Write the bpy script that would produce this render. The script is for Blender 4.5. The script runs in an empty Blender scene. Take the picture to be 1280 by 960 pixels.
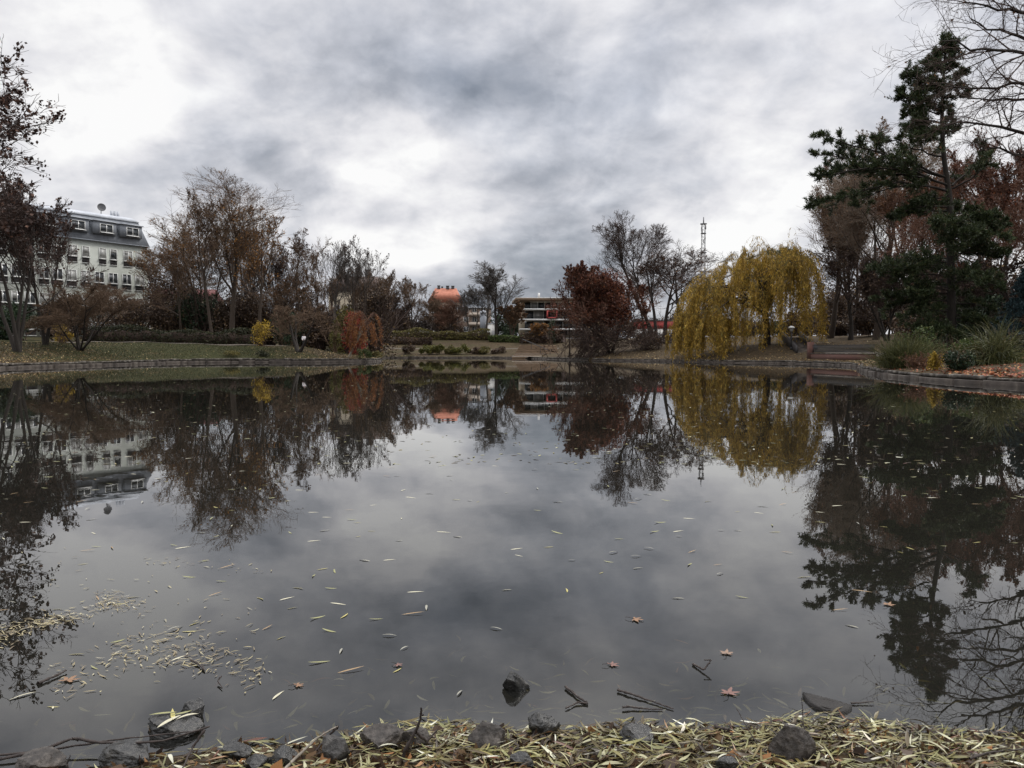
import bpy, math
import numpy as np
from mathutils import Vector, Matrix, noise as mnoise

# ------------------------------------------------------------------ basics
S = bpy.context.scene
COL = S.collection
F = 1034.0            # focal length in photo pixels (1280 wide)
EYE = 1.6             # camera height above the water
PITCH = math.atan(43.0 / F)
RNG = np.random.default_rng(11)
TAU = 2 * math.pi


def at(px, py, D):
    """world point seen at photo pixel px,py at distance D in front of the camera"""
    u = (px - 640.0) / F
    v = (480.0 - py) / F
    y = math.cos(PITCH) + v * math.sin(PITCH)
    z = -math.sin(PITCH) + v * math.cos(PITCH)
    return np.array([u / y * D, D, EYE + z / y * D])


def wx(px, D):
    return (px - 640.0) / F * D / math.cos(PITCH)


def on_water(px, py):
    v = (480.0 - py) / F
    y = math.cos(PITCH) + v * math.sin(PITCH)
    z = -math.sin(PITCH) + v * math.cos(PITCH)
    D = -EYE * y / z
    return at(px, py, D)


def tag(o, label=None, cat=None, group=None, kind=None):
    if label:
        o['label'] = label
    if cat:
        o['category'] = cat
    if group:
        o['group'] = group
    if kind:
        o['kind'] = kind
    return o


def empty(name, loc, label=None, cat=None, group=None, rz=0.0):
    o = bpy.data.objects.new(name, None)
    o.empty_display_size = 0.2
    COL.objects.link(o)
    o.location = [float(c) for c in loc]
    o.rotation_euler = (0, 0, rz)
    return tag(o, label, cat, group)


class MB:
    """collects polygons and builds them as one mesh object"""

    def __init__(self):
        self.v = []
        self.f = []      # list of (faces array MxK)
        self.n = 0

    def add(self, v, f):
        v = np.asarray(v, float).reshape(-1, 3)
        f = np.asarray(f, np.int64)
        if f.ndim == 1:
            f = f[None, :]
        self.v.append(v)
        self.f.append(f + self.n)
        self.n += len(v)
        return self

    def box(self, c, s, rz=0.0, rx=0.0):
        x, y, z = s[0] / 2, s[1] / 2, s[2] / 2
        v = np.array([[-x, -y, -z], [x, -y, -z], [x, y, -z], [-x, y, -z], [-x, -y, z], [x, -y, z], [x, y, z], [-x, y, z]])
        if rx:
            ca, sa = math.cos(rx), math.sin(rx)
            v = v @ np.array([[1, 0, 0], [0, ca, sa], [0, -sa, ca]])
        if rz:
            ca, sa = math.cos(rz), math.sin(rz)
            v = v @ np.array([[ca, sa, 0], [-sa, ca, 0], [0, 0, 1]])
        return self.add(v + np.asarray(c, float), [[3, 2, 1, 0], [4, 5, 6, 7], [0, 1, 5, 4], [1, 2, 6, 5], [2, 3, 7, 6], [3, 0, 4, 7]])

    def hexa(self, v8):
        return self.add(v8, [[3, 2, 1, 0], [4, 5, 6, 7], [0, 1, 5, 4], [1, 2, 6, 5], [2, 3, 7, 6], [3, 0, 4, 7]])

    def prism(self, prof, x0, x1):
        """profile in (y,z), extruded along x"""
        n = len(prof)
        v = [[x0, p[0], p[1]] for p in prof] + [[x1, p[0], p[1]] for p in prof]
        off = self.n
        self.add(v, [[i, (i + 1) % n, n + (i + 1) % n, n + i] for i in range(n)])
        self.f.append(np.array([list(range(n))[::-1]]) + off)
        self.f.append(np.array([list(range(n, 2 * n))]) + off)
        return self

    def tubes(self, P, R, m=5):
        """P [B,S,3], R [B,S]"""
        P = np.asarray(P, float)
        R = np.asarray(R, float)
        if P.ndim == 2:
            P = P[None]
            R = R[None]
        B, Sg, _ = P.shape
        T = np.empty_like(P)
        T[:, 1:-1] = P[:, 2:] - P[:, :-2]
        T[:, 0] = P[:, 1] - P[:, 0]
        T[:, -1] = P[:, -1] - P[:, -2]
        T /= np.linalg.norm(T, axis=2, keepdims=True) + 1e-9
        mean = T.mean(axis=1)
        ref = np.where(np.abs(mean[:, 2:3]) > 0.75, np.array([[1.0, 0.1, 0]]), np.array([[0.05, 0.1, 1.0]]))
        A = np.cross(T, ref[:, None, :])
        A /= np.linalg.norm(A, axis=2, keepdims=True) + 1e-9
        Bn = np.cross(T, A)
        th = np.arange(m) * TAU / m
        ring = P[:, :, None, :] + R[:, :, None, None] * (np.cos(th)[None, None, :, None] * A[:, :, None, :] + np.sin(th)[None, None, :, None] * Bn[:, :, None, :])
        idx = np.arange(B * Sg * m).reshape(B, Sg, m)
        a = idx[:, :-1, :]
        b = idx[:, 1:, :]
        q = np.stack([a, np.roll(a, -1, 2), np.roll(b, -1, 2), b], -1).reshape(-1, 4)
        self.add(ring.reshape(-1, 3), q)
        return self

    def cyl(self, c, r, h, m=16, r2=None):
        r2 = r if r2 is None else r2
        th = np.arange(m) * TAU / m
        lo = np.stack([np.cos(th) * r, np.sin(th) * r, np.zeros(m)], 1)
        hi = np.stack([np.cos(th) * r2, np.sin(th) * r2, np.full(m, h)], 1)
        off = self.n
        self.add(np.vstack([lo, hi]) + np.asarray(c, float), [[i, (i + 1) % m, m + (i + 1) % m, m + i] for i in range(m)])
        self.f.append(np.array([list(range(m))[::-1]]) + off)
        self.f.append(np.array([list(range(m, 2 * m))]) + off)
        return self

    def lathe(self, prof, c=(0, 0, 0), m=16):
        prof = np.asarray(prof, float)
        th = np.arange(m) * TAU / m
        v = np.stack([prof[:, 0:1] * np.cos(th), prof[:, 0:1] * np.sin(th), np.repeat(prof[:, 1:2], m, 1)], -1)
        k = len(prof)
        idx = np.arange(k * m).reshape(k, m)
        q = np.stack([idx[:-1], np.roll(idx[:-1], -1, 1), np.roll(idx[1:], -1, 1), idx[1:]], -1).reshape(-1, 4)
        return self.add(v.reshape(-1, 3) + np.asarray(c, float), q)

    def build(self, name, mat, parent=None, smooth=False, origin=None, M=None):
        v = np.vstack(self.v) if self.v else np.zeros((0, 3))
        if origin is not None:
            v = v - np.asarray(origin, float)
        if M is not None:
            v = v @ np.asarray(M)[:3, :3].T + np.asarray(M)[:3, 3]
        me = bpy.data.meshes.new(name)
        me.vertices.add(len(v))
        me.vertices.foreach_set('co', v.astype(np.float32).ravel())
        loops = np.concatenate([f.ravel() for f in self.f])
        tot = np.concatenate([np.full(len(f), f.shape[1]) for f in self.f])
        st = np.concatenate([[0], np.cumsum(tot)[:-1]])
        me.loops.add(len(loops))
        me.loops.foreach_set('vertex_index', loops.astype(np.int32))
        me.polygons.add(len(tot))
        me.polygons.foreach_set('loop_start', st.astype(np.int32))
        try:
            me.polygons.foreach_set('loop_total', tot.astype(np.int32))
        except Exception:
            pass
        if smooth:
            me.polygons.foreach_set('use_smooth', np.ones(len(tot), bool))
        me.update(calc_edges=True)
        if mat is not None:
            me.materials.append(mat)
        o = bpy.data.objects.new(name, me)
        COL.objects.link(o)
        if parent is not None:
            o.parent = parent
        return o


# ------------------------------------------------------------------ materials
def new_mat(name):
    m = bpy.data.materials.new(name)
    m.use_nodes = True
    nt = m.node_tree
    nt.nodes.clear()
    out = nt.nodes.new('ShaderNodeOutputMaterial')
    return m, nt, out


def N(nt, t, **kw):
    n = nt.nodes.new(t)
    for k, v in kw.items():
        setattr(n, k, v)
    return n


def ramp(nt, fac, stops, interp='LINEAR'):
    r = nt.nodes.new('ShaderNodeValToRGB')
    r.color_ramp.interpolation = interp
    el = r.color_ramp.elements
    while len(el) < len(stops):
        el.new(0.5)
    for e, (p, c) in zip(el, stops):
        e.position = p
        e.color = (c[0], c[1], c[2], 1)
    nt.links.new(fac, r.inputs[0])
    return r.outputs[0]


def leaf_mat(name, stops, trans=0.25, rough=0.6, vary=0.35, vscale=0.7):
    m, nt, out = new_mat(name)
    g = N(nt, 'ShaderNodeNewGeometry')
    c = ramp(nt, g.outputs['Random Per Island'], stops)
    if vary > 0:
        tc = N(nt, 'ShaderNodeTexCoord')
        nz = N(nt, 'ShaderNodeTexNoise')
        nz.inputs['Scale'].default_value = vscale
        nz.inputs['Detail'].default_value = 3
        nt.links.new(tc.outputs['Object'], nz.inputs['Vector'])
        mr = N(nt, 'ShaderNodeMapRange')
        mr.inputs[1].default_value, mr.inputs[2].default_value = 0.3, 0.7
        mr.inputs[3].default_value, mr.inputs[4].default_value = 1 - vary, 1 + vary
        nt.links.new(nz.outputs['Fac'], mr.inputs[0])
        hs = N(nt, 'ShaderNodeHueSaturation')
        nt.links.new(mr.outputs[0], hs.inputs['Value'])
        nt.links.new(c, hs.inputs['Color'])
        c = hs.outputs[0]
    p = N(nt, 'ShaderNodeBsdfPrincipled')
    p.inputs['Roughness'].default_value = rough
    p.inputs['Specular IOR Level'].default_value = 0.25
    nt.links.new(c, p.inputs['Base Color'])
    if trans > 0:
        t = N(nt, 'ShaderNodeBsdfTranslucent')
        nt.links.new(c, t.inputs[0])
        mx = N(nt, 'ShaderNodeMixShader')
        mx.inputs[0].default_value = trans
        nt.links.new(p.outputs[0], mx.inputs[1])
        nt.links.new(t.outputs[0], mx.inputs[2])
        nt.links.new(mx.outputs[0], out.inputs[0])
    else:
        nt.links.new(p.outputs[0], out.inputs[0])
    return m


def noise_mat(name, c0, c1, scale=4.0, rough=0.85, bump=0.3, detail=6, stretch=(1, 1, 1), c2=None, dist=0.02, spec=0.3):
    m, nt, out = new_mat(name)
    tc = N(nt, 'ShaderNodeTexCoord')
    mp = N(nt, 'ShaderNodeMapping')
    mp.inputs['Scale'].default_value = stretch
    nt.links.new(tc.outputs['Object'], mp.inputs[0])
    n = N(nt, 'ShaderNodeTexNoise')
    n.inputs['Scale'].default_value = scale
    n.inputs['Detail'].default_value = detail
    n.inputs['Roughness'].default_value = 0.62
    nt.links.new(mp.outputs[0], n.inputs['Vector'])
    st = [(0.3, c0), (0.7, c1)] if c2 is None else [(0.28, c0), (0.5, c1), (0.72, c2)]
    c = ramp(nt, n.outputs['Fac'], st)
    p = N(nt, 'ShaderNodeBsdfPrincipled')
    p.inputs['Roughness'].default_value = rough
    p.inputs['Specular IOR Level'].default_value = spec
    nt.links.new(c, p.inputs['Base Color'])
    if bump:
        b = N(nt, 'ShaderNodeBump')
        b.inputs['Strength'].default_value = bump
        b.inputs['Distance'].default_value = dist
        nt.links.new(n.outputs['Fac'], b.inputs['Height'])
        nt.links.new(b.outputs[0], p.inputs['Normal'])
    nt.links.new(p.outputs[0], out.inputs[0])
    return m


MAT = {}
MAT['bark_brown'] = noise_mat('bark_brown', (0.025, 0.018, 0.013), (0.06, 0.044, 0.033), 6, 0.9, 0.6, stretch=(3, 3, 0.6))
MAT['bark_grey'] = noise_mat('bark_grey', (0.05, 0.043, 0.036), (0.12, 0.105, 0.09), 5, 0.9, 0.6, stretch=(3, 3, 0.6))
MAT['bark_pale'] = noise_mat('bark_pale', (0.12, 0.1, 0.075), (0.24, 0.21, 0.16), 5, 0.9, 0.4, stretch=(3, 3, 0.6))
MAT['bark_dark'] = noise_mat('bark_dark', (0.012, 0.01, 0.008), (0.034, 0.027, 0.022), 6, 0.9, 0.6, stretch=(3, 3, 0.6))
MAT['twig_brown'] = noise_mat('twig_brown', (0.075, 0.047, 0.029), (0.15, 0.098, 0.062), 1.2, 0.9, 0)
MAT['twig_grey'] = noise_mat('twig_grey', (0.055, 0.048, 0.042), (0.11, 0.095, 0.085), 1.2, 0.9, 0)
MAT['twig_dark'] = noise_mat('twig_dark', (0.034, 0.022, 0.018), (0.075, 0.05, 0.04), 1.2, 0.9, 0)
MAT['twig_red'] = noise_mat('twig_red', (0.085, 0.042, 0.028), (0.16, 0.085, 0.055), 1.0, 0.9, 0)
MAT['twig_pale'] = noise_mat('twig_pale', (0.1, 0.075, 0.055), (0.2, 0.15, 0.11), 1.0, 0.9, 0)
MAT['twig_olive'] = noise_mat('twig_olive', (0.09, 0.07, 0.025), (0.16, 0.12, 0.04), 1.0, 0.9, 0)

MAT['leaf_darkpurple'] = leaf_mat('leaf_darkpurple', [(0, (0.026, 0.016, 0.014)), (0.6, (0.05, 0.028, 0.022)), (1, (0.11, 0.055, 0.034))], 0.15)
MAT['leaf_brown'] = leaf_mat('leaf_brown', [(0, (0.05, 0.025, 0.015)), (0.5, (0.1, 0.05, 0.025)), (1, (0.2, 0.1, 0.04))])
MAT['leaf_russet'] = leaf_mat('leaf_russet', [(0, (0.04, 0.014, 0.01)), (0.5, (0.085, 0.028, 0.017)), (0.85, (0.13, 0.042, 0.02)), (1, (0.2, 0.075, 0.03))])
MAT['leaf_orange'] = leaf_mat('leaf_orange', [(0, (0.12, 0.05, 0.015)), (0.6, (0.26, 0.12, 0.03)), (1, (0.4, 0.2, 0.05))])
MAT['leaf_yellow'] = leaf_mat('leaf_yellow', [(0, (0.16, 0.11, 0.018)), (0.5, (0.33, 0.22, 0.03)), (1, (0.48, 0.34, 0.06))], 0.35)
MAT['leaf_willow'] = leaf_mat('leaf_willow', [(0, (0.15, 0.088, 0.016)), (0.3, (0.28, 0.17, 0.026)), (0.65, (0.4, 0.255, 0.042)), (0.88, (0.5, 0.335, 0.065)), (1, (0.22, 0.2, 0.045))], 0.38, vary=0.4, vscale=0.9)
MAT['leaf_red'] = leaf_mat('leaf_red', [(0, (0.08, 0.012, 0.012)), (0.5, (0.17, 0.022, 0.018)), (1, (0.28, 0.05, 0.025))])
MAT['leaf_rust'] = leaf_mat('leaf_rust', [(0, (0.1, 0.036, 0.014)), (0.5, (0.2, 0.075, 0.024)), (1, (0.3, 0.14, 0.045))])
MAT['leaf_darkgreen'] = leaf_mat('leaf_darkgreen', [(0, (0.008, 0.016, 0.008)), (0.6, (0.016, 0.03, 0.013)), (1, (0.035, 0.05, 0.018))], 0.12)
MAT['leaf_hedge'] = leaf_mat('leaf_hedge', [(0, (0.015, 0.018, 0.009)), (0.6, (0.028, 0.032, 0.014)), (1, (0.055, 0.05, 0.02))], 0.12)
MAT['leaf_green'] = leaf_mat('leaf_green', [(0, (0.03, 0.05, 0.015)), (0.6, (0.06, 0.085, 0.025)), (1, (0.12, 0.13, 0.04))])
MAT['leaf_lime'] = leaf_mat('leaf_lime', [(0, (0.045, 0.05, 0.012)), (0.6, (0.1, 0.1, 0.024)), (1, (0.18, 0.165, 0.04))])
MAT['leaf_olive'] = leaf_mat('leaf_olive', [(0, (0.05, 0.045, 0.015)), (0.6, (0.11, 0.095, 0.028)), (1, (0.18, 0.15, 0.05))])
MAT['leaf_reed'] = leaf_mat('leaf_reed', [(0, (0.03, 0.035, 0.012)), (0.6, (0.06, 0.065, 0.022)), (1, (0.13, 0.12, 0.045))])
MAT['leaf_thicket'] = leaf_mat('leaf_thicket', [(0, (0.03, 0.02, 0.014)), (0.6, (0.06, 0.038, 0.025)), (0.93, (0.1, 0.064, 0.036)), (1, (0.19, 0.12, 0.045))], 0.12, vary=0.5, vscale=0.5)
MAT['needle_pine'] = leaf_mat('needle_pine', [(0, (0.018, 0.027, 0.011)), (0.6, (0.034, 0.049, 0.019)), (0.92, (0.062, 0.08, 0.03)), (1, (0.11, 0.085, 0.035))], 0.08, vary=0.45, vscale=0.8)
MAT['needle_blue'] = leaf_mat('needle_blue', [(0, (0.015, 0.03, 0.034)), (0.6, (0.03, 0.055, 0.06)), (1, (0.06, 0.095, 0.1))], 0.08)
MAT['litter_bank'] = leaf_mat('litter_bank', [(0, (0.06, 0.035, 0.018)), (0.4, (0.16, 0.095, 0.04)), (0.75, (0.3, 0.2, 0.085)), (1, (0.42, 0.33, 0.17))], 0.1)
MAT['litter_red'] = leaf_mat('litter_red', [(0, (0.08, 0.022, 0.014)), (0.45, (0.22, 0.06, 0.028)), (0.8, (0.36, 0.13, 0.05)), (1, (0.45, 0.26, 0.11))], 0.1)
MAT['litter_willow'] = leaf_mat('litter_willow', [(0, (0.02, 0.014, 0.01)), (0.24, (0.055, 0.038, 0.02)), (0.4, (0.12, 0.095, 0.036)), (0.56, (0.19, 0.165, 0.06)), (0.68, (0.165, 0.165, 0.07)), (0.82, (0.27, 0.25, 0.125)), (0.92, (0.42, 0.41, 0.28)), (0.955, (0.58, 0.57, 0.48)), (0.975, (0.22, 0.1, 0.028)), (1, (0.08, 0.032, 0.026))], 0.12, 0.38, vary=0.4, vscale=5)
MAT['grass_blade'] = leaf_mat('grass_blade', [(0, (0.018, 0.022, 0.008)), (0.6, (0.033, 0.038, 0.013)), (1, (0.075, 0.07, 0.028))], 0.15)

MAT['rock'] = noise_mat('rock', (0.012, 0.011, 0.01), (0.036, 0.033, 0.03), 26, 0.55, 0.8, c2=(0.1, 0.094, 0.084), dist=0.02, spec=0.4)
MAT['rock_wet'] = noise_mat('rock_wet', (0.005, 0.005, 0.0045), (0.014, 0.0135, 0.012), 30, 0.28, 0.8, c2=(0.045, 0.041, 0.034), dist=0.018, spec=0.5)
MAT['rock_brown'] = noise_mat('rock_brown', (0.012, 0.01, 0.0085), (0.038, 0.032, 0.027), 26, 0.6, 0.8, c2=(0.095, 0.082, 0.07), dist=0.018, spec=0.35)
MAT['stick'] = noise_mat('stick', (0.016, 0.012, 0.011), (0.05, 0.038, 0.032), 30, 0.7, 0.5, stretch=(1, 1, 1), dist=0.004)
MAT['stick_pale'] = noise_mat('stick_pale', (0.08, 0.065, 0.05), (0.25, 0.22, 0.18), 30, 0.7, 0.5, dist=0.004)
MAT['soil'] = noise_mat('soil', (0.012, 0.01, 0.008), (0.05, 0.04, 0.03), 14, 0.6, 1.0, dist=0.02)
MAT['stone_edge'] = noise_mat('stone_edge', (0.022, 0.018, 0.015), (0.05, 0.04, 0.033), 1.6, 0.85, 0.6, c2=(0.1, 0.085, 0.07), dist=0.03)
MAT['stone_coping'] = noise_mat('stone_coping', (0.018, 0.015, 0.012), (0.055, 0.047, 0.039), 2.2, 0.85, 0.6, c2=(0.22, 0.2, 0.17), dist=0.03)
MAT['facade'] = noise_mat('facade', (0.3, 0.315, 0.285), (0.38, 0.395, 0.36), 0.6, 0.9, 0.05)
MAT['facade_beige'] = noise_mat('facade_beige', (0.36, 0.31, 0.23), (0.46, 0.4, 0.3), 0.6, 0.9, 0.05)
MAT['facade_white'] = noise_mat('facade_white', (0.62, 0.61, 0.58), (0.75, 0.74, 0.7), 0.5, 0.85, 0.05)
MAT['facade_brown'] = noise_mat('facade_brown', (0.14, 0.1, 0.08), (0.22, 0.17, 0.13), 0.8, 0.9, 0.05)
MAT['facade_red'] = noise_mat('facade_red', (0.28, 0.045, 0.042), (0.38, 0.07, 0.062), 0.8, 0.7, 0.05)
MAT['slate'] = noise_mat('slate', (0.13, 0.142, 0.16), (0.21, 0.224, 0.245), 1.6, 0.7, 0.3, stretch=(1, 1, 0.3))
MAT['zinc'] = noise_mat('zinc', (0.3, 0.32, 0.35), (0.45, 0.47, 0.5), 0.8, 0.55, 0.1)
MAT['tile_red'] = noise_mat('tile_red', (0.3, 0.11, 0.07), (0.42, 0.17, 0.11), 1.5, 0.8, 0.4)
MAT['tile_dark'] = noise_mat('tile_dark', (0.055, 0.04, 0.035), (0.11, 0.08, 0.07), 1.5, 0.8, 0.4)
MAT['tile_maroon'] = noise_mat('tile_maroon', (0.1, 0.035, 0.033), (0.15, 0.055, 0.05), 1.5, 0.8, 0.4)
MAT['white_paint'] = noise_mat('white_paint', (0.55, 0.55, 0.53), (0.65, 0.65, 0.63), 3, 0.5, 0)
MAT['panel_dark'] = noise_mat('panel_dark', (0.022, 0.02, 0.02), (0.045, 0.04, 0.04), 2, 0.6, 0)
MAT['metal_dark'] = noise_mat('metal_dark', (0.015, 0.015, 0.016), (0.035, 0.035, 0.036), 4, 0.5, 0)
MAT['metal_grey'] = noise_mat('metal_grey', (0.2, 0.2, 0.2), (0.34, 0.34, 0.34), 3, 0.5, 0)
MAT['mast'] = noise_mat('mast', (0.1, 0.1, 0.11), (0.17, 0.17, 0.18), 0.1, 0.6, 0)
MAT['mast_pale'] = noise_mat('mast_pale', (0.28, 0.26, 0.26), (0.36, 0.33, 0.33), 0.1, 0.6, 0)
MAT['wood_grey'] = noise_mat('wood_grey', (0.1, 0.066, 0.042), (0.2, 0.14, 0.09), 3, 0.85, 0.3, stretch=(0.4, 4, 4))
MAT['wood_pale'] = noise_mat('wood_pale', (0.36, 0.3, 0.24), (0.5, 0.43, 0.36), 3, 0.85, 0.3)
MAT['gravel_path'] = noise_mat('gravel_path', (0.075, 0.062, 0.05), (0.125, 0.105, 0.085), 6, 0.95, 0.4)
MAT['skin'] = noise_mat('skin', (0.42, 0.25, 0.18), (0.5, 0.31, 0.23), 8, 0.6, 0)
MAT['jacket'] = noise_mat('jacket', (0.66, 0.62, 0.64), (0.78, 0.74, 0.75), 6, 0.85, 0)
MAT['cloth_dark'] = noise_mat('cloth_dark', (0.014, 0.014, 0.018), (0.03, 0.03, 0.036), 6, 0.9, 0)
MAT['hair'] = noise_mat('hair', (0.03, 0.02, 0.012), (0.06, 0.04, 0.025), 20, 0.6, 0)
MAT['car_white'] = noise_mat('car_white', (0.74, 0.75, 0.76), (0.8, 0.8, 0.8), 2, 0.25, 0, spec=0.5)
MAT['rubber'] = noise_mat('rubber', (0.012, 0.012, 0.012), (0.025, 0.025, 0.025), 5, 0.8, 0)


def glass_mat():
    m, nt, out = new_mat('window_glass')
    p = N(nt, 'ShaderNodeBsdfPrincipled')
    p.inputs['Base Color'].default_value = (0.03, 0.034, 0.038, 1)
    p.inputs['Roughness'].default_value = 0.06
    p.inputs['Specular IOR Level'].default_value = 0.7
    nt.links.new(p.outputs[0], out.inputs[0])
    return m


MAT['glass'] = glass_mat()
MAT['curtain'] = noise_mat('curtain', (0.22, 0.22, 0.21), (0.36, 0.36, 0.34), 6, 0.4, 0, stretch=(6, 6, 0.5), spec=0.6)


def brick_mat():
    m, nt, out = new_mat('brick')
    tc = N(nt, 'ShaderNodeTexCoord')
    mp = N(nt, 'ShaderNodeMapping')
    mp.inputs['Rotation'].default_value = (math.pi / 2, 0, 0)
    nt.links.new(tc.outputs['Object'], mp.inputs[0])
    b = N(nt, 'ShaderNodeTexBrick')
    b.inputs['Scale'].default_value = 4.0
    b.inputs['Color1'].default_value = (0.07, 0.028, 0.02, 1)
    b.inputs['Color2'].default_value = (0.11, 0.04, 0.028, 1)
    b.inputs['Mortar'].default_value = (0.08, 0.068, 0.058, 1)
    nt.links.new(mp.outputs[0], b.inputs['Vector'])
    p = N(nt, 'ShaderNodeBsdfPrincipled')
    p.inputs['Roughness'].default_value = 0.9
    nt.links.new(b.outputs[0], p.inputs['Base Color'])
    nt.links.new(p.outputs[0], out.inputs[0])
    return m


MAT['brick'] = brick_mat()


def ground_mat():
    m, nt, out = new_mat('park_ground')
    tc = N(nt, 'ShaderNodeTexCoord')
    n1 = N(nt, 'ShaderNodeTexNoise')
    n1.inputs['Scale'].default_value = 0.26
    n1.inputs['Detail'].default_value = 7
    n1.inputs['Roughness'].default_value = 0.68
    nt.links.new(tc.outputs['Object'], n1.inputs['Vector'])
    n2 = N(nt, 'ShaderNodeTexNoise')
    n2.inputs['Scale'].default_value = 3.2
    n2.inputs['Detail'].default_value = 8
    n2.inputs['Roughness'].default_value = 0.7
    nt.links.new(tc.outputs['Object'], n2.inputs['Vector'])
    grass = ramp(nt, n2.outputs['Fac'], [(0.3, (0.014, 0.016, 0.006)), (0.5, (0.03, 0.032, 0.012)), (0.7, (0.065, 0.06, 0.025))])
    soil = ramp(nt, n2.outputs['Fac'], [(0.3, (0.02, 0.015, 0.009)), (0.5, (0.05, 0.036, 0.021)), (0.72, (0.12, 0.085, 0.046))])
    at_ = N(nt, 'ShaderNodeAttribute', attribute_name='litter')
    ad = N(nt, 'ShaderNodeMath', operation='ADD')
    nt.links.new(n1.outputs['Fac'], ad.inputs[0])
    nt.links.new(at_.outputs['Fac'], ad.inputs[1])
    mask = ramp(nt, ad.outputs[0], [(0.42, (0, 0, 0)), (0.66, (1, 1, 1))])
    mx = N(nt, 'ShaderNodeMix', data_type='RGBA')
    nt.links.new(mask, mx.inputs[0])
    nt.links.new(grass, mx.inputs[6])
    nt.links.new(soil, mx.inputs[7])
    p = N(nt, 'ShaderNodeBsdfPrincipled')
    p.inputs['Roughness'].default_value = 0.95
    p.inputs['Specular IOR Level'].default_value = 0.1
    b = N(nt, 'ShaderNodeBump')
    b.inputs['Strength'].default_value = 0.8
    b.inputs['Distance'].default_value = 0.08
    nt.links.new(n2.outputs['Fac'], b.inputs['Height'])
    nt.links.new(b.outputs[0], p.inputs['Normal'])
    nt.links.new(mx.outputs[2], p.inputs['Base Color'])
    nt.links.new(p.outputs[0], out.inputs[0])
    return m


MAT['ground'] = ground_mat()


def water_mat():
    m, nt, out = new_mat('pond_water')
    tc = N(nt, 'ShaderNodeTexCoord')
    n1 = N(nt, 'ShaderNodeTexNoise')
    n1.inputs['Scale'].default_value = 1.1
    n1.inputs['Detail'].default_value = 2
    n1.inputs['Roughness'].default_value = 0.45
    nt.links.new(tc.outputs['Object'], n1.inputs['Vector'])
    n2 = N(nt, 'ShaderNodeTexNoise')
    n2.inputs['Scale'].default_value = 6.0
    n2.inputs['Detail'].default_value = 2
    nt.links.new(tc.outputs['Object'], n2.inputs['Vector'])
    b1 = N(nt, 'ShaderNodeBump')
    b1.inputs['Strength'].default_value = 1.0
    b1.inputs['Distance'].default_value = WATER_BUMP1
    nt.links.new(n1.outputs['Fac'], b1.inputs['Height'])
    b2 = N(nt, 'ShaderNodeBump')
    b2.inputs['Strength'].default_value = 1.0
    b2.inputs['Distance'].default_value = WATER_BUMP2
    nt.links.new(n2.outputs['Fac'], b2.inputs['Height'])
    nt.links.new(b1.outputs[0], b2.inputs['Normal'])
    fr = N(nt, 'ShaderNodeFresnel')
    fr.inputs['IOR'].default_value = 1.52
    nt.links.new(b2.outputs[0], fr.inputs['Normal'])
    gl = N(nt, 'ShaderNodeBsdfGlossy')
    gl.inputs['Roughness'].default_value = 0.004
    gl.inputs['Color'].default_value = (1, 1, 1, 1)
    nt.links.new(b2.outputs[0], gl.inputs['Normal'])
    tr = N(nt, 'ShaderNodeBsdfTransparent')
    tr.inputs[0].default_value = (0.72, 0.7, 0.6, 1)
    df = N(nt, 'ShaderNodeBsdfDiffuse')
    df.inputs[0].default_value = (0.018, 0.018, 0.016, 1)
    mk = N(nt, 'ShaderNodeMixShader')
    mk.inputs[0].default_value = 0.34
    nt.links.new(tr.outputs[0], mk.inputs[1])
    nt.links.new(df.outputs[0], mk.inputs[2])
    mx = N(nt, 'ShaderNodeMixShader')
    nt.links.new(fr.outputs[0], mx.inputs[0])
    nt.links.new(mk.outputs[0], mx.inputs[1])
    nt.links.new(gl.outputs[0], mx.inputs[2])
    nt.links.new(mx.outputs[0], out.inputs[0])
    return m


WATER_BUMP1 = 0.0011
WATER_BUMP2 = 0.00012
MAT['water'] = water_mat()
MAT['pond_mud'] = noise_mat('pond_mud', (0.012, 0.011, 0.009), (0.032, 0.028, 0.02), 5, 0.9, 0.3)

# ------------------------------------------------------------------ world, sun, camera
SUN_EL = math.radians(46)
SUN_AZ = math.radians(62)      # measured from +Y (view direction) towards +X


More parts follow.
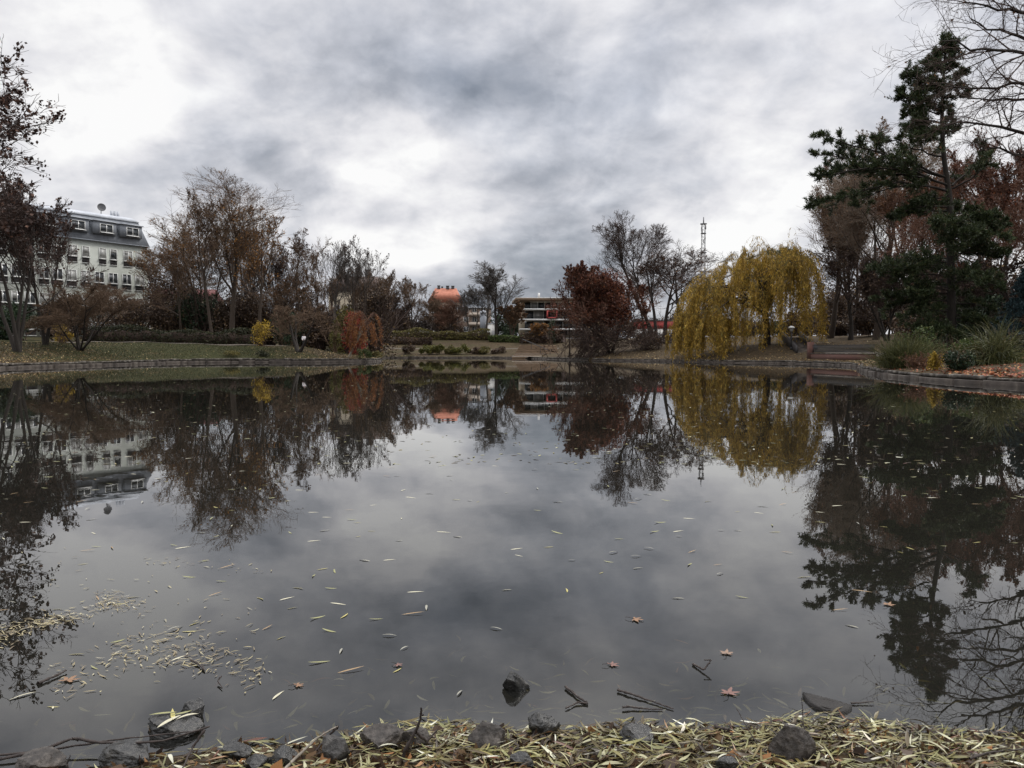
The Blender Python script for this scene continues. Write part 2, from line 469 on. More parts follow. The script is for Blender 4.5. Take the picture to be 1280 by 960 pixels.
def build_world():
    w = bpy.data.worlds.new('World')
    S.world = w
    w.use_nodes = True
    nt = w.node_tree
    nt.nodes.clear()
    L = nt.links.new
    out = N(nt, 'ShaderNodeOutputWorld')
    sky = N(nt, 'ShaderNodeTexSky')
    sky.sky_type = 'NISHITA'
    sky.sun_disc = False
    sky.sun_elevation = SUN_EL
    sky.sun_rotation = SUN_AZ
    bg1 = N(nt, 'ShaderNodeBackground')
    bg1.inputs[1].default_value = 0.12
    L(sky.outputs[0], bg1.inputs[0])
    tc = N(nt, 'ShaderNodeTexCoord')
    sep = N(nt, 'ShaderNodeSeparateXYZ')
    L(tc.outputs['Generated'], sep.inputs[0])

    def math_(op, a, b=None, c=None):
        n = N(nt, 'ShaderNodeMath', operation=op)
        for i, x in enumerate((a, b, c)):
            if x is None:
                continue
            if isinstance(x, (int, float)):
                n.inputs[i].default_value = x
            else:
                L(x, n.inputs[i])
        return n.outputs[0]

    zc = math_('ADD', math_('MAXIMUM', sep.outputs[2], 0.0), 0.5)
    cx = math_('DIVIDE', sep.outputs[0], zc)
    cy = math_('DIVIDE', sep.outputs[1], zc)
    com = N(nt, 'ShaderNodeCombineXYZ')
    L(cx, com.inputs[0])
    L(cy, com.inputs[1])
    com.inputs[2].default_value = 3.7

    def shifted(off):
        v = N(nt, 'ShaderNodeVectorMath', operation='ADD')
        L(com.outputs[0], v.inputs[0])
        v.inputs[1].default_value = off
        return v.outputs[0]

    def noise(scale, detail, rough, dist=0.0, src=None):
        n = N(nt, 'ShaderNodeTexNoise')
        n.inputs['Scale'].default_value = scale
        n.inputs['Detail'].default_value = detail
        n.inputs['Roughness'].default_value = rough
        n.inputs['Distortion'].default_value = dist
        L(src or com.outputs[0], n.inputs['Vector'])
        return n

    nW = noise(4.2, 2, 0.5, 0.0)
    wc = N(nt, 'ShaderNodeVectorMath', operation='MULTIPLY_ADD')
    L(nW.outputs['Color'], wc.inputs[0])
    wc.inputs[1].default_value = (0.09, 0.06, 0)
    L(com.outputs[0], wc.inputs[2])
    com = wc
    nA = noise(2.9, 8, 0.52, 0.0)
    nA2 = noise(2.9, 8, 0.52, 0.0, shifted((-0.02, -0.04, 0)))
    nB = noise(7.4, 6, 0.54, 0.0)
    nB2 = noise(7.4, 6, 0.54, 0.0, shifted((-0.008, -0.016, 0)))
    az = math_('ARCTAN2', sep.outputs[0], sep.outputs[1])
    el = math_('ARCSINE', math_('MINIMUM', math_('MAXIMUM', sep.outputs[2], -1.0), 1.0))
    ae = N(nt, 'ShaderNodeCombineXYZ')
    L(az, ae.inputs[0])
    L(el, ae.inputs[1])
    # warp the placement of the cloud masses with noise so that their edges billow
    wv = N(nt, 'ShaderNodeVectorMath', operation='MULTIPLY_ADD')
    L(nW.outputs['Color'], wv.inputs[0])
    wv.inputs[1].default_value = (0.26, 0.13, 0)
    wv.inputs[2].default_value = (-0.13, -0.065, 0)
    aw = N(nt, 'ShaderNodeVectorMath', operation='ADD')
    L(ae.outputs[0], aw.inputs[0])
    L(wv.outputs[0], aw.inputs[1])
    def soft_step(x, a, b):
        m = N(nt, 'ShaderNodeMapRange', interpolation_type='SMOOTHSTEP')
        m.inputs[1].default_value, m.inputs[2].default_value = a, b
        L(x, m.inputs[0])
        return m.outputs[0]

    # cloud bodies with firmer edges on top of the broad variation
    total = math_('MULTIPLY_ADD', math_('SUBTRACT', nA.outputs['Fac'], 0.5), -0.55, SKY_BASE)
    total = math_('MULTIPLY_ADD', math_('SUBTRACT', soft_step(nA.outputs['Fac'], 0.46, 0.56), 0.5), -0.16, total)
    total = math_('MULTIPLY_ADD', math_('SUBTRACT', soft_step(nB.outputs['Fac'], 0.45, 0.57), 0.5), -0.07, total)
    total = math_('MULTIPLY_ADD', math_('SUBTRACT', nA.outputs['Fac'], nA2.outputs['Fac']), 1.75, total)
    total = math_('MULTIPLY_ADD', math_('SUBTRACT', nB.outputs['Fac'], 0.5), -0.26, total)
    total = math_('MULTIPLY_ADD', math_('SUBTRACT', nB.outputs['Fac'], nB2.outputs['Fac']), 0.95, total)
    for (px, py, sx, sy, amp) in SKY_MASSES:
        p = at(px, py, 1.0) - np.array([0, 0, EYE])
        a0 = math.atan2(p[0], p[1])
        e0 = math.asin(p[2] / np.linalg.norm(p))
        ix, iy = F / sx, F / sy
        v = N(nt, 'ShaderNodeVectorMath', operation='MULTIPLY_ADD')
        L(aw.outputs[0], v.inputs[0])
        v.inputs[1].default_value = (ix, iy, 0)
        v.inputs[2].default_value = (-a0 * ix, -e0 * iy, 0)
        d = N(nt, 'ShaderNodeVectorMath', operation='DOT_PRODUCT')
        L(v.outputs[0], d.inputs[0])
        L(v.outputs[0], d.inputs[1])
        g = math_('POWER', 0.5, d.outputs['Value'])
        total = math_('MULTIPLY_ADD', g, amp, total)
    col = ramp(nt, total, [(0.0, (0.15, 0.168, 0.205)), (0.2, (0.25, 0.272, 0.315)), (0.4, (0.385, 0.402, 0.447)), (0.6, (0.57, 0.58, 0.625)), (0.8, (0.78, 0.775, 0.8)), (1.0, (0.95, 0.945, 0.94))])
    bg2 = N(nt, 'ShaderNodeBackground')
    # an overcast sky is brightest overhead
    L(math_('MULTIPLY_ADD', math_('MINIMUM', math_('MAXIMUM', math_('SUBTRACT', sep.outputs[2], 0.38), 0.0), 0.32), 6.0, 0.88), bg2.inputs[1])
    L(col, bg2.inputs[0])
    mx = N(nt, 'ShaderNodeMixShader')
    cov = ramp(nt, nA.outputs['Fac'], [(0.5, (0.97, 0.97, 0.97)), (0.72, (0.86, 0.86, 0.86))])
    L(cov, mx.inputs[0])
    L(bg1.outputs[0], mx.inputs[1])
    L(bg2.outputs[0], mx.inputs[2])
    L(mx.outputs[0], out.inputs[0])
    w.cycles.sampling_method = 'MANUAL'
    w.cycles.sample_map_resolution = 512


SKY_BASE = 0.73
# photo pixel centre, half widths, brightness added: the masses of the overcast sky
SKY_MASSES = [
    (90, 40, 170, 95, 0.1), (110, 150, 90, 36, 0.14), (150, 85, 110, 22, -0.1), (290, 45, 90, 60, 0.14), (30, 260, 120, 50, 0.05),
    (1090, 40, 130, 90, 0.24), (900, 60, 90, 50, 0.06),
    (660, 98, 220, 34, -0.17), (430, 75, 110, 50, -0.08), (700, 140, 80, 30, -0.10),
    (390, 205, 70, 26, -0.2), (330, 255, 110, 26, -0.2), (170, 215, 130, 36, -0.1),
    (540, 180, 90, 26, 0.1), (500, 326, 60, 18, 0.34), (480, 290, 70, 18, 0.12),
    (650, 356, 150, 30, -0.46), (720, 285, 190, 26, -0.16), (610, 205, 120, 22, 0.1), (600, 250, 120, 24, -0.04),
    (830, 130, 70, 34, 0.2), (760, 200, 110, 26, -0.06), (1000, 245, 110, 30, 0.22), (950, 290, 80, 22, 0.16),
    (860, 255, 80, 24, -0.12), (1010, 160, 90, 40, -0.06), (205, 288, 40, 24, 0.28), (420, 345, 80, 20, 0.06),
    (640, 405, 260, 36, -0.22), (640, -160, 500, 90, -0.08), (200, 340, 200, 30, 0.06), (1100, 330, 200, 40, 0.08), (790, 225, 300, 14, -0.04),
]
build_world()

sun = bpy.data.lights.new('sun', 'SUN')
sun.energy = 1.4
sun.angle = math.radians(10)
sun.color = (1.0, 0.96, 0.9)
so = bpy.data.objects.new('sun', sun)
COL.objects.link(so)
sd = Vector((math.sin(SUN_AZ) * math.cos(SUN_EL), math.cos(SUN_AZ) * math.cos(SUN_EL), math.sin(SUN_EL)))
so.rotation_euler = sd.to_track_quat('Z', 'Y').to_euler()
so.location = (60, -20, 80)

cam = bpy.data.cameras.new('camera')
cam.sensor_width = 36.0
cam.lens = F / 1280.0 * 36.0
cam.clip_start = 0.1
cam.clip_end = 4000
co = bpy.data.objects.new('camera', cam)
COL.objects.link(co)
co.location = (0, 0, EYE)
co.rotation_euler = (math.pi / 2 - PITCH, 0, 0)
S.camera = co
vs = S.view_settings
vs.view_transform = 'Standard'
vs.look = 'None'
vs.gamma = 1.0
vs.exposure = 0.24
vs.use_curve_mapping = False
S.cycles.max_bounces = 6
S.cycles.diffuse_bounces = 2
S.cycles.glossy_bounces = 3
S.cycles.transparent_max_bounces = 6
S.cycles.transmission_bounces = 2
S.cycles.caustics_reflective = False
S.cycles.caustics_refractive = False
S.cycles.use_denoising = True

# ------------------------------------------------------------------ the pond outline and the ground
# x, y, wall height, ground 4 m / 12 m / 30 m / 90 m behind the edge, litter
OUT = [
    (0.0, 3.40, 0.0, 0.12, 0.2, 0.5, 1, 0.3), (1.0, 3.42, 0.0, 0.12, 0.2, 0.5, 1, 0.3), (1.9, 3.36, 0.0, 0.12, 0.2, 0.5, 1, 0.3), (3.2, 3.2, 0.0, 0.12, 0.2, 0.5, 1, 0.3), (7, 3.6, 0.05, 0.15, 0.3, 0.6, 1.5, 0.3),
    (13, 7, 0.2, 0.5, 0.8, 1.5, 2, 0.3), (18.5, 15, 0.35, 0.7, 1.2, 2.5, 4, 0.3), (21.5, 25, 0.36, 0.8, 1.3, 3, 5, 0.35), (22.3, 36, 0.36, 0.85, 1.5, 3.2, 5, 0.35),
    (21.8, 40, 0.36, 0.85, 1.5, 3.2, 5, 0.35), (22.2, 46, 0.36, 0.85, 1.6, 3.2, 5, 0.3), (26.5, 62, 0.36, 0.8, 1.8, 3.6, 5, 0.2), (32.5, 78, 0.36, 0.7, 2.2, 4.2, 5, 0.15),
    (33.5, 86, 0.36, 0.7, 2.4, 4.4, 5, 0.2), (32, 93, 0.36, 0.8, 2.6, 4.4, 5, 0.25), (27, 100, 0.3, 0.9, 2.4, 3.8, 5, 0.25), (22.7, 107, 0.3, 0.9, 2.2, 3.4, 5, 0.25),
    (17.5, 117, 0.3, 0.9, 2.0, 3.3, 5, 0.25), (12, 122, 0.3, 0.9, 2.0, 3.3, 5, 0.3), (8, 130, 0.3, 0.8, 1.8, 3.4, 5, 0.25), (3, 146, 0.3, 0.7, 1.7, 4.0, 5, 0.2),
    (-5, 157, 0.3, 0.6, 1.5, 4.4, 5, 0.12), (-15, 158, 0.3, 0.6, 1.5, 4.6, 5, 0.12), (-24, 157, 0.3, 0.6, 1.5, 4.6, 5, 0.12), (-27, 150, 0.3, 0.6, 1.5, 3.6, 5, 0),
    (-21.5, 127, 0.4, 0.8, 1.6, 3.0, 5, 0.0), (-19.8, 122, 0.4, 0.8, 1.6, 2.8, 5, 0.05), (-20.3, 106, 0.45, 1.1, 2.2, 2.8, 4.5, 0.3), (-23.7, 102.5, 0.48, 1.25, 2.4, 3.0, 4.5, 0.1),
    (-32, 103, 0.52, 1.3, 2.5, 3.0, 4.5, -0.18), (-38, 100, 0.52, 1.3, 2.5, 3.0, 4.5, -0.15), (-41.4, 84, 0.45, 1.15, 2.3, 3.0, 4.5, 0.02), (-42.7, 69, 0.42, 1.1, 2.2, 3.0, 4.5, 0.3),
    (-39.5, 60, 0.42, 1.1, 2.2, 3.0, 4.5, 0.3), (-34, 52, 0.42, 1.1, 2.2, 3, 4.5, 0.3), (-28.5, 44, 0.42, 1.0, 2.0, 3, 4.5, 0.3), (-22.5, 33, 0.4, 0.9, 1.6, 2.5, 4, 0.3), (-15, 18, 0.25, 0.6, 1, 1.5, 2, 0.3),
    (-8, 7, 0.05, 0.2, 0.4, 0.8, 1, 0.3), (-3.5, 2.8, 0.0, 0.12, 0.2, 0.5, 1, 0.3), (-1.9, 3.0, 0.0, 0.12, 0.2, 0.5, 1, 0.3), (-1.15, 3.24, 0.0, 0.12, 0.2, 0.5, 1, 0.3),
]
OUT = np.array(OUT, float)
CEN = np.array([-3.0, 80.0])


def resample_outline(step_far=0.9):
    P = np.vstack([OUT, OUT[:1]])
    res = []
    n = len(OUT)
    for i in range(n):
        p0, p1, p2, p3 = OUT[(i - 1) % n], OUT[i], OUT[(i + 1) % n], OUT[(i + 2) % n]
        seg = np.linalg.norm(p2[:2] - p1[:2])
        step = 0.12 if max(p1[1], p2[1]) < 4 else step_far
        k = max(2, int(seg / step))
        for j in range(k):
            t = j / k
            lin = p1 + (p2 - p1) * t
            # chordal tangents keep the curve from overshooting
            l1 = np.linalg.norm(p1[:2] - p0[:2])
            l2 = seg
            l3 = np.linalg.norm(p3[:2] - p2[:2])
            m1 = ((p1 - p0)[:2] / l1 * l2 + (p2 - p1)[:2] / l2 * l1) / (l1 + l2) * l2
            m2 = ((p2 - p1)[:2] / l2 * l3 + (p3 - p2)[:2] / l3 * l2) / (l2 + l3) * l2
            h = (2 * t**3 - 3 * t**2 + 1) * p1[:2] + (t**3 - 2 * t**2 + t) * m1 + (-2 * t**3 + 3 * t**2) * p2[:2] + (t**3 - t**2) * m2
            lin[:2] = h
            res.append(lin)
    return np.array(res)


SHORE = resample_outline()


def prof(d, q):
    """height behind the edge by distance d (array) and profile rows q [n,8]"""
    z = np.zeros_like(d)
    ks = [(0, 2), (4, 3), (12, 4), (30, 5), (90, 6)]
    z[:] = q[:, 2]
    for (a, ca), (b, cb) in zip(ks[:-1], ks[1:]):
        t = np.clip((d - a) / (b - a), 0, 1)
        m = d >= a
        z = np.where(m, q[:, ca] + (q[:, cb] - q[:, ca]) * t, z)
    return z


def ground(x, y):
    """ground height, distance to the pond edge and litter share"""
    x = np.atleast_1d(np.asarray(x, float))
    y = np.atleast_1d(np.asarray(y, float))
    z = np.empty(len(x))
    dd = np.empty(len(x))
    lit = np.empty(len(x))
    for s in range(0, len(x), 4000):
        sl = slice(s, s + 4000)
        D2 = (x[sl, None] - SHORE[None, :, 0]) ** 2 + (y[sl, None] - SHORE[None, :, 1]) ** 2
        i = D2.argmin(1)
        d = np.sqrt(D2[np.arange(len(i)), i])
        w = 1.0 / (D2 + 0.5 + 0.06 * d[:, None] ** 2) ** 2
        w /= w.sum(1, keepdims=True)
        q = w @ SHORE
        z[sl] = prof(d, q)
        dd[sl] = d
        lit[sl] = q[:, 7]
    wob = 0.09 * np.sin(x * 0.31 + 1.3) * np.sin(y * 0.27) + 0.05 * np.sin(x * 0.83 + y * 0.61)
    z = z + wob * np.clip((dd - 2.0) / 6, 0, 1)
    return z, dd, lit


def G(x, y):
    return float(ground(x, y)[0][0])


def build_ground():
    n = len(SHORE)
    r = SHORE[:, :2] - CEN
    L_ = np.linalg.norm(r, axis=1, keepdims=True)
    u = r / L_
    rings = [0, 0.25, 0.6, 1.2, 2, 3, 4.5, 6.5, 9, 12, 15, 19, 24, 30, 38, 48, 62, 80, 110, 160, 240, 380, 600, 1000, 1700]
    V = []
    lit = []
    skirt = np.hstack([SHORE[:, :2], np.where(SHORE[:, 2:3] > 0.03, -0.6, -0.02)])
    V.append(skirt)
    lit.append(SHORE[:, 7])
    for k, rr in enumerate(rings):
        xy = SHORE[:, :2] + u * rr
        if rr == 0:
            z = SHORE[:, 2] + 0.004
            l = SHORE[:, 7]
        else:
            z, dd, l = ground(xy[:, 0], xy[:, 1])
        V.append(np.hstack([xy, z[:, None]]))
        lit.append(l)
    k = len(V)
    V = np.vstack(V)
    idx = np.arange(k * n).reshape(k, n)
    q = np.stack([idx[:-1], np.roll(idx[:-1], -1, 1), np.roll(idx[1:], -1, 1), idx[1:]], -1).reshape(-1, 4)
    mb = MB()
    mb.add(V, q[:, ::-1])
    o = mb.build('ground', MAT['ground'], smooth=True)
    a = o.data.attributes.new('litter', 'FLOAT', 'POINT')
    a.data.foreach_set('value', np.concatenate(lit).astype(np.float32))
    tag(o, kind='structure')
    # pond bed
    V = []
    ds = [-0.4, 0, 0.25, 0.6, 1.2, 2.5, 5, 10, 18]
    for d in ds:
        xy = SHORE[:, :2] - u * d
        z = np.full(n, -min(1.4, 0.012 + 0.13 * max(d, 0)))
        if d < 0:
            z[:] = 0.0
        z = np.where(SHORE[:, 2] > 0.1, np.minimum(z, -0.3), z)
        V.append(np.column_stack([xy, z]))
    V = np.vstack(V + [np.array([[CEN[0], CEN[1], -1.5]])])
    k = len(ds)
    idx = np.arange(k * n).reshape(k, n)
    mb = MB()
    mb.add(V, np.stack([idx[:-1], idx[1:], np.roll(idx[1:], -1, 1), np.roll(idx[:-1], -1, 1)], -1).reshape(-1, 4)[:, ::-1])
    mb.f.append(np.stack([idx[-1], np.roll(idx[-1], -1), np.full(n, k * n)], -1))
    tag(mb.build('pond_bed', MAT['pond_mud'], smooth=True), kind='structure')
    # water sheet
    xy = SHORE[:, :2] + u * 0.12
    mb = MB()
    mb.add(np.column_stack([xy, np.zeros(n)]), np.arange(n))
    tag(mb.build('water', MAT['water']), kind='structure')


build_ground()


def shore_frame():
    T = np.roll(SHORE[:, :2], -1, 0) - np.roll(SHORE[:, :2], 1, 0)
    T /= np.linalg.norm(T, axis=1, keepdims=True)
    Nn = np.column_stack([T[:, 1], -T[:, 0]])      # outward (outline runs counter-clockwise)
    return T, Nn


def edging(sel, label, rng, courses=2):
    """stone edging along a stretch of the shore: blocks in courses, coping on top"""
    T, Nn = shore_frame()
    idx = [i for i in range(len(SHORE)) if sel(SHORE[i, 0], SHORE[i, 1])]
    i0 = idx[len(idx) // 2]
    base = np.array([SHORE[i0, 0], SHORE[i0, 1], 0])
    root = empty('stone_edging', base, label, 'stone edging', 'stone edgings round the pond')
    lo, hi = MB(), MB()
    f = lambda p, nn, d, z: [p[0] + nn[0] * d, p[1] + nn[1] * d, z]
    for mb, (dl, dr, kl, kh, jz, jd) in ((lo, (-0.4, -0.02, None, 0.5, 0.04, 0.08)), (hi, (-0.2, 0.16, 0.5, 1.0, 0.05, 0.07))):
        k = 0
        while k < len(idx) - 1:
            m = int(rng.integers(1, 4))
            run = [i for i in idx[k:k + m + 1]]
            k += m
            ok = all((run[j + 1] - run[j]) == 1 for j in range(len(run) - 1)) and len(run) > 1
            if not ok or SHORE[run[0], 2] < 0.1:
                continue
            dj, zj = rng.uniform(-jd, jd), rng.uniform(-jz, jz)
            P = SHORE[run][:, :2].copy()
            e = 0.012 / max(np.linalg.norm(P[1] - P[0]), 0.1)
            P[0] = P[0] + (P[1] - P[0]) * e
            P[-1] = P[-1] + (P[-2] - P[-1]) * e
            rows = []
            for p, nn, i in zip(P, Nn[run], run):
                h = SHORE[i, 2]
                z0 = -0.5 if kl is None else h * kl + 0.03
                z1 = h * kh + zj
                w1, w2 = rng.uniform(-0.012, 0.012, 2)
                rows.append([f(p, nn, dl + dj, z0), f(p, nn, dl + dj, z1 - 0.03), f(p, nn, dl + dj + 0.04, z1 + w1), f(p, nn, dr, z1 + w2), f(p, nn, dr, z0)])
            V = np.array(rows)
            c = len(rows)
            ix = np.arange(c * 5).reshape(c, 5)
            mb.add(V.reshape(-1, 3), np.stack([ix[:-1], np.roll(ix[:-1], -1, 1), np.roll(ix[1:], -1, 1), ix[1:]], -1).reshape(-1, 4))
            n0 = mb.n - c * 5
            mb.f.append(ix[:1, ::-1] + n0)
            mb.f.append(ix[-1:] + n0)
    lo.build('lower_course', MAT['stone_edge'], root, origin=base)
    hi.build('coping', MAT['stone_coping'], root, origin=base)


rg = np.random.default_rng(5)
edging(lambda x, y: x < -18 and 30 < y < 122, 'stepped stone edging below the grass slope on the left shore', rg)
edging(lambda x, y: (y > 122 and x < 12), 'low pale stone edging along the far shore before the mounded shrubs', rg)
edging(lambda x, y: x >= 12 and 60 < y < 125, 'stone edging under the yellow willow and the brick wall', rg)
edging(lambda x, y: x > 14 and 20 < y <= 60, 'pale stone edging below the red leaf bank on the right', rg)

# ------------------------------------------------------------------ plants
MAT['leaf_farbrown'] = leaf_mat('leaf_farbrown', [(0, (0.035, 0.028, 0.026)), (0.6, (0.06, 0.048, 0.042)), (1, (0.1, 0.078, 0.065))], 0.12)


def unit(v):
    return v / (np.linalg.norm(v, axis=-1, keepdims=True) + 1e-9)


def resample(path, k):
    path = np.asarray(path, float)
    d = np.concatenate([[0], np.cumsum(np.linalg.norm(np.diff(path, axis=0), axis=1))])
    t = np.linspace(0, d[-1], k)
    out = np.column_stack([np.interp(t, d, path[:, i]) for i in range(3)])
    # soften the corners
    for _ in range(2):
        out[1:-1] = 0.25 * out[:-2] + 0.5 * out[1:-1] + 0.25 * out[2:]
    return out


def kids(rng, P, R, n, t0, t1, ang, angv, ln, segs, wob, up, rr=0.6, tip=0.25, shape=None, rmin=0.012, flat=0.0):
    """n children on every branch of P [B,S,3]; returns P2 [B*n,segs+1,3], R2"""
    B, Sg, _ = P.shape
    t = (np.arange(n)[None, :] + rng.random((B, n))) / n
    t = t0 + (t1 - t0) * t ** 0.8
    ft = t * (Sg - 1)
    i = np.clip(ft.astype(int), 0, Sg - 2)
    w = (ft - i)[..., None]
    b = np.arange(B)[:, None]
    pos = P[b, i] * (1 - w) + P[b, i + 1] * w
    tan = unit(P[b, i + 1] - P[b, i])
    rad = R[b, i] * (1 - w[..., 0]) + R[b, i + 1] * w[..., 0]
    rnd = unit(rng.normal(size=(B, n, 3)))
    rnd[..., 2] *= (1 - flat)
    perp = unit(rnd - (rnd * tan).sum(-1, keepdims=True) * tan)
    a = ang + angv * rng.normal(size=(B, n))
    d = np.cos(a)[..., None] * tan + np.sin(a)[..., None] * perp
    plen = np.linalg.norm(np.diff(P, axis=1), axis=2).sum(1)[:, None]
    L = plen * ln * rng.uniform(0.65, 1.25, (B, n))
    if shape is not None:
        L = L * shape(t)
    return sprout(rng, pos.reshape(-1, 3), d.reshape(-1, 3), L.ravel(), np.maximum(rad.ravel() * rr, rmin), segs, wob, up, tip)


def sprout(rng, p, d, L, r, segs, wob, up, tip=0.25):
    B = len(p)
    out = np.empty((B, segs + 1, 3))
    out[:, 0] = p
    d = unit(d)
    for s in range(segs):
        d = unit(d + wob * rng.normal(size=(B, 3)) + np.array([0, 0, up]))
        out[:, s + 1] = out[:, s] + d * (L / segs)[:, None]
    f = np.linspace(1, tip, segs + 1)
    return out, r[:, None] * f[None, :]


def cards(rng, pos, size, aspect=1.6, down=0.0, jit=0.0):
    """diamond shaped leaves: 4 vertices each, random orientation"""
    n = len(pos)
    a = unit(rng.normal(size=(n, 3)) + np.array([0, 0, -down]))
    b = unit(np.cross(a, rng.normal(size=(n, 3))))
    s = size * rng.uniform(0.6, 1.35, (n, 1))
    pos = pos + jit * rng.normal(size=(n, 3))
    l, w = a * s * 0.5 * math.sqrt(aspect), b * s * 0.5 / math.sqrt(aspect)
    v = np.stack([pos - l, pos + w - l * 0.1, pos + l, pos - w - l * 0.1], 1)
    return v.reshape(-1, 3), np.arange(4 * n).reshape(-1, 4)


def along(rng, P, n, t0=0.2):
    B, Sg, _ = P.shape
    bi = rng.integers(0, B, n)
    t = (t0 + (1 - t0) * rng.random(n)) * (Sg - 1)
    i = np.clip(t.astype(int), 0, Sg - 2)
    w = (t - i)[:, None]
    return P[bi, i] * (1 - w) + P[bi, i + 1] * w


def fit_crown(levels, base, H, cx, hw, dep=1.0):
    """scale a grown skeleton about its base to the height and crown span wanted"""
    tips = np.vstack([l[0].reshape(-1, 3) for l in levels])
    top = np.percentile(tips[:, 2], 99.2)
    x0, x1 = np.percentile(tips[:, 0], [1.5, 98.5])
    y0, y1 = np.percentile(tips[:, 1], [1.5, 98.5])
    kz = H / max(top, 0.1)
    kx = 2 * hw / max(x1 - x0, 0.1)
    ky = 2 * hw * dep / max(y1 - y0, 0.1)
    mid = (x0 + x1) / 2
    out = []
    for P, R in levels:
        P = P.copy()
        h = np.clip(P[..., 2] / top, 0, 1)
        P[..., 0] = P[..., 0] * kx + (cx - mid * kx) * np.clip(h * 1.6, 0, 1)
        P[..., 1] = (P[..., 1] - (y0 + y1) / 2 * np.clip(h * 1.6, 0, 1)) * ky
        P[..., 2] *= kz
        out.append((P, R))
    return out


def bare_tree(name, label, seed, px, D, top, x0, x1, stems=1, fork=0.35, ang=0.62, up=0.10, r=0.3, bark='bark_brown', twig='twig_brown',
              dens=1.0, leaves=0, leaf='leaf_brown', leafsize=0.22, group=None, lean=0.0, spread=0.25, twr=0.021, limb_n=11, cat='tree', dep=1.0, clump=0, droop=0.0, base_z=None, wob=0.12, leaf_t0=0.2, leaf_low=None, full=0):
    """a leafless (or nearly leafless) broadleaf tree standing at pixel column px, distance D"""
    rng = np.random.default_rng(seed)
    bx = wx(px, D)
    bz = (G(bx, D) if base_z is None else base_z) - 0.08
    base = np.array([bx, D, bz])
    H = at(px, top, D)[2] - bz
    k = D / F
    cxo = ((x0 + x1) / 2 - px) * k
    hw = (x1 - x0) / 2 * k
    # trunk(s)
    tp, td, tl = [], [], []
    for s in range(stems):
        a = rng.uniform(0, TAU) if stems > 1 else 0
        tilt = spread * (1 if stems > 1 else 0) * rng.uniform(0.6, 1.3)
        tp.append([0.12 * r * math.cos(a) * stems, 0.12 * r * math.sin(a) * stems, 0])
        td.append([math.sin(tilt) * math.cos(a) + lean, math.sin(tilt) * math.sin(a), math.cos(tilt)])
        tl.append(H * rng.uniform(0.82, 1.0) if s else H)
    P0, R0 = sprout(rng, np.array(tp), np.array(td), np.array(tl) * 0.86, np.full(stems, r / math.sqrt(stems) ** 0.7), 9, 0.05, 0.06, 0.16)
    R0[:, 0] *= 1.35
    shp = lambda t: np.clip(1.25 - 0.85 * (t - fork) / (1 - fork), 0.25, 1.3)
    nl = max(3, int(limb_n / (1 if stems == 1 else 1.3)))
    P1, R1 = kids(rng, P0, R0, nl, fork, 0.97, ang, 0.16, 0.5, 7, wob, up, 0.55, 0.2, shp, 0.04)
    P2, R2 = kids(rng, P1, R1, 10, 0.18, 1.0, 0.62, 0.2, 0.5, 5, wob, up * 0.9 - droop * 0.3, 0.55, 0.25, lambda t: 1.3 - 0.8 * t, 0.025)
    n3 = max(3, int(round(7 * dens)))
    P3, R3 = kids(rng, P2, R2, n3, 0.12, 1.0, 0.62, 0.22, 0.52, 4, wob, up * 0.7 - droop, 0.55, 0.35, lambda t: 1.3 - 0.8 * t, twr)
    n4 = max(2, int(round(6 * dens)))
    P4, R4 = kids(rng, P3, R3, n4, 0.1, 1.0, 0.65, 0.25, 0.6, 3, wob, up * 0.5 - droop, 0.6, 0.5, lambda t: 1.3 - 0.8 * t, twr * 0.8)
    R3 = np.minimum(R3, twr * 2)
    R4 = np.minimum(R4, twr)
    lv = fit_crown([(P0, R0), (P1, R1), (P2, R2), (P3, R3), (P4, R4)], base, H, cxo, hw, dep)
    root = empty(name, base, label, cat, group)
    t = MB()
    t.tubes(*lv[0], 9)
    t.tubes(*lv[1], 6)
    t.build('trunk', MAT[bark], root, smooth=True)
    c = MB()
    c.tubes(*lv[2], 4)
    c.tubes(*lv[3], 3)
    c.tubes(*lv[4], 3)
    c.build('crown', MAT[twig], root)
    if leaves:
        pos = np.vstack([along(rng, lv[4][0], int(leaves * 0.75), leaf_t0), along(rng, lv[3][0], int(leaves * 0.25), 0.4)])
        if leaf_low is not None:
            keep = rng.random(len(pos)) < np.clip(1.0 - (pos[:, 2] / H - leaf_low) / (1 - leaf_low), 0.05, 1)
            pos = pos[keep]
        if clump:
            pos = np.repeat(pos, clump, 0) + rng.normal(size=(len(pos) * clump, 3)) * leafsize * 0.6
        if full:
            # sprays filling the dome of the crown, in lumps
            nl_ = 34
            dd_ = unit(rng.normal(size=(nl_, 3)) + np.array([0, 0, 0.35]))
            c_ = np.array([cxo, 0, H * 0.56]) + dd_ * np.array([hw * 0.72, hw * 0.62, H * 0.32]) * rng.uniform(0.55, 1.0, (nl_, 1))
            i_ = rng.integers(0, nl_, full)
            e_ = c_[i_] + unit(rng.normal(size=(full, 3))) * rng.random((full, 1)) ** 0.5 * np.array([hw * 0.3, hw * 0.3, H * 0.14])
            pos = np.vstack([pos, e_])
        f = MB()
        f.add(*cards(rng, pos, leafsize, 1.4))
        f.build('foliage', MAT[leaf], root)
    return root


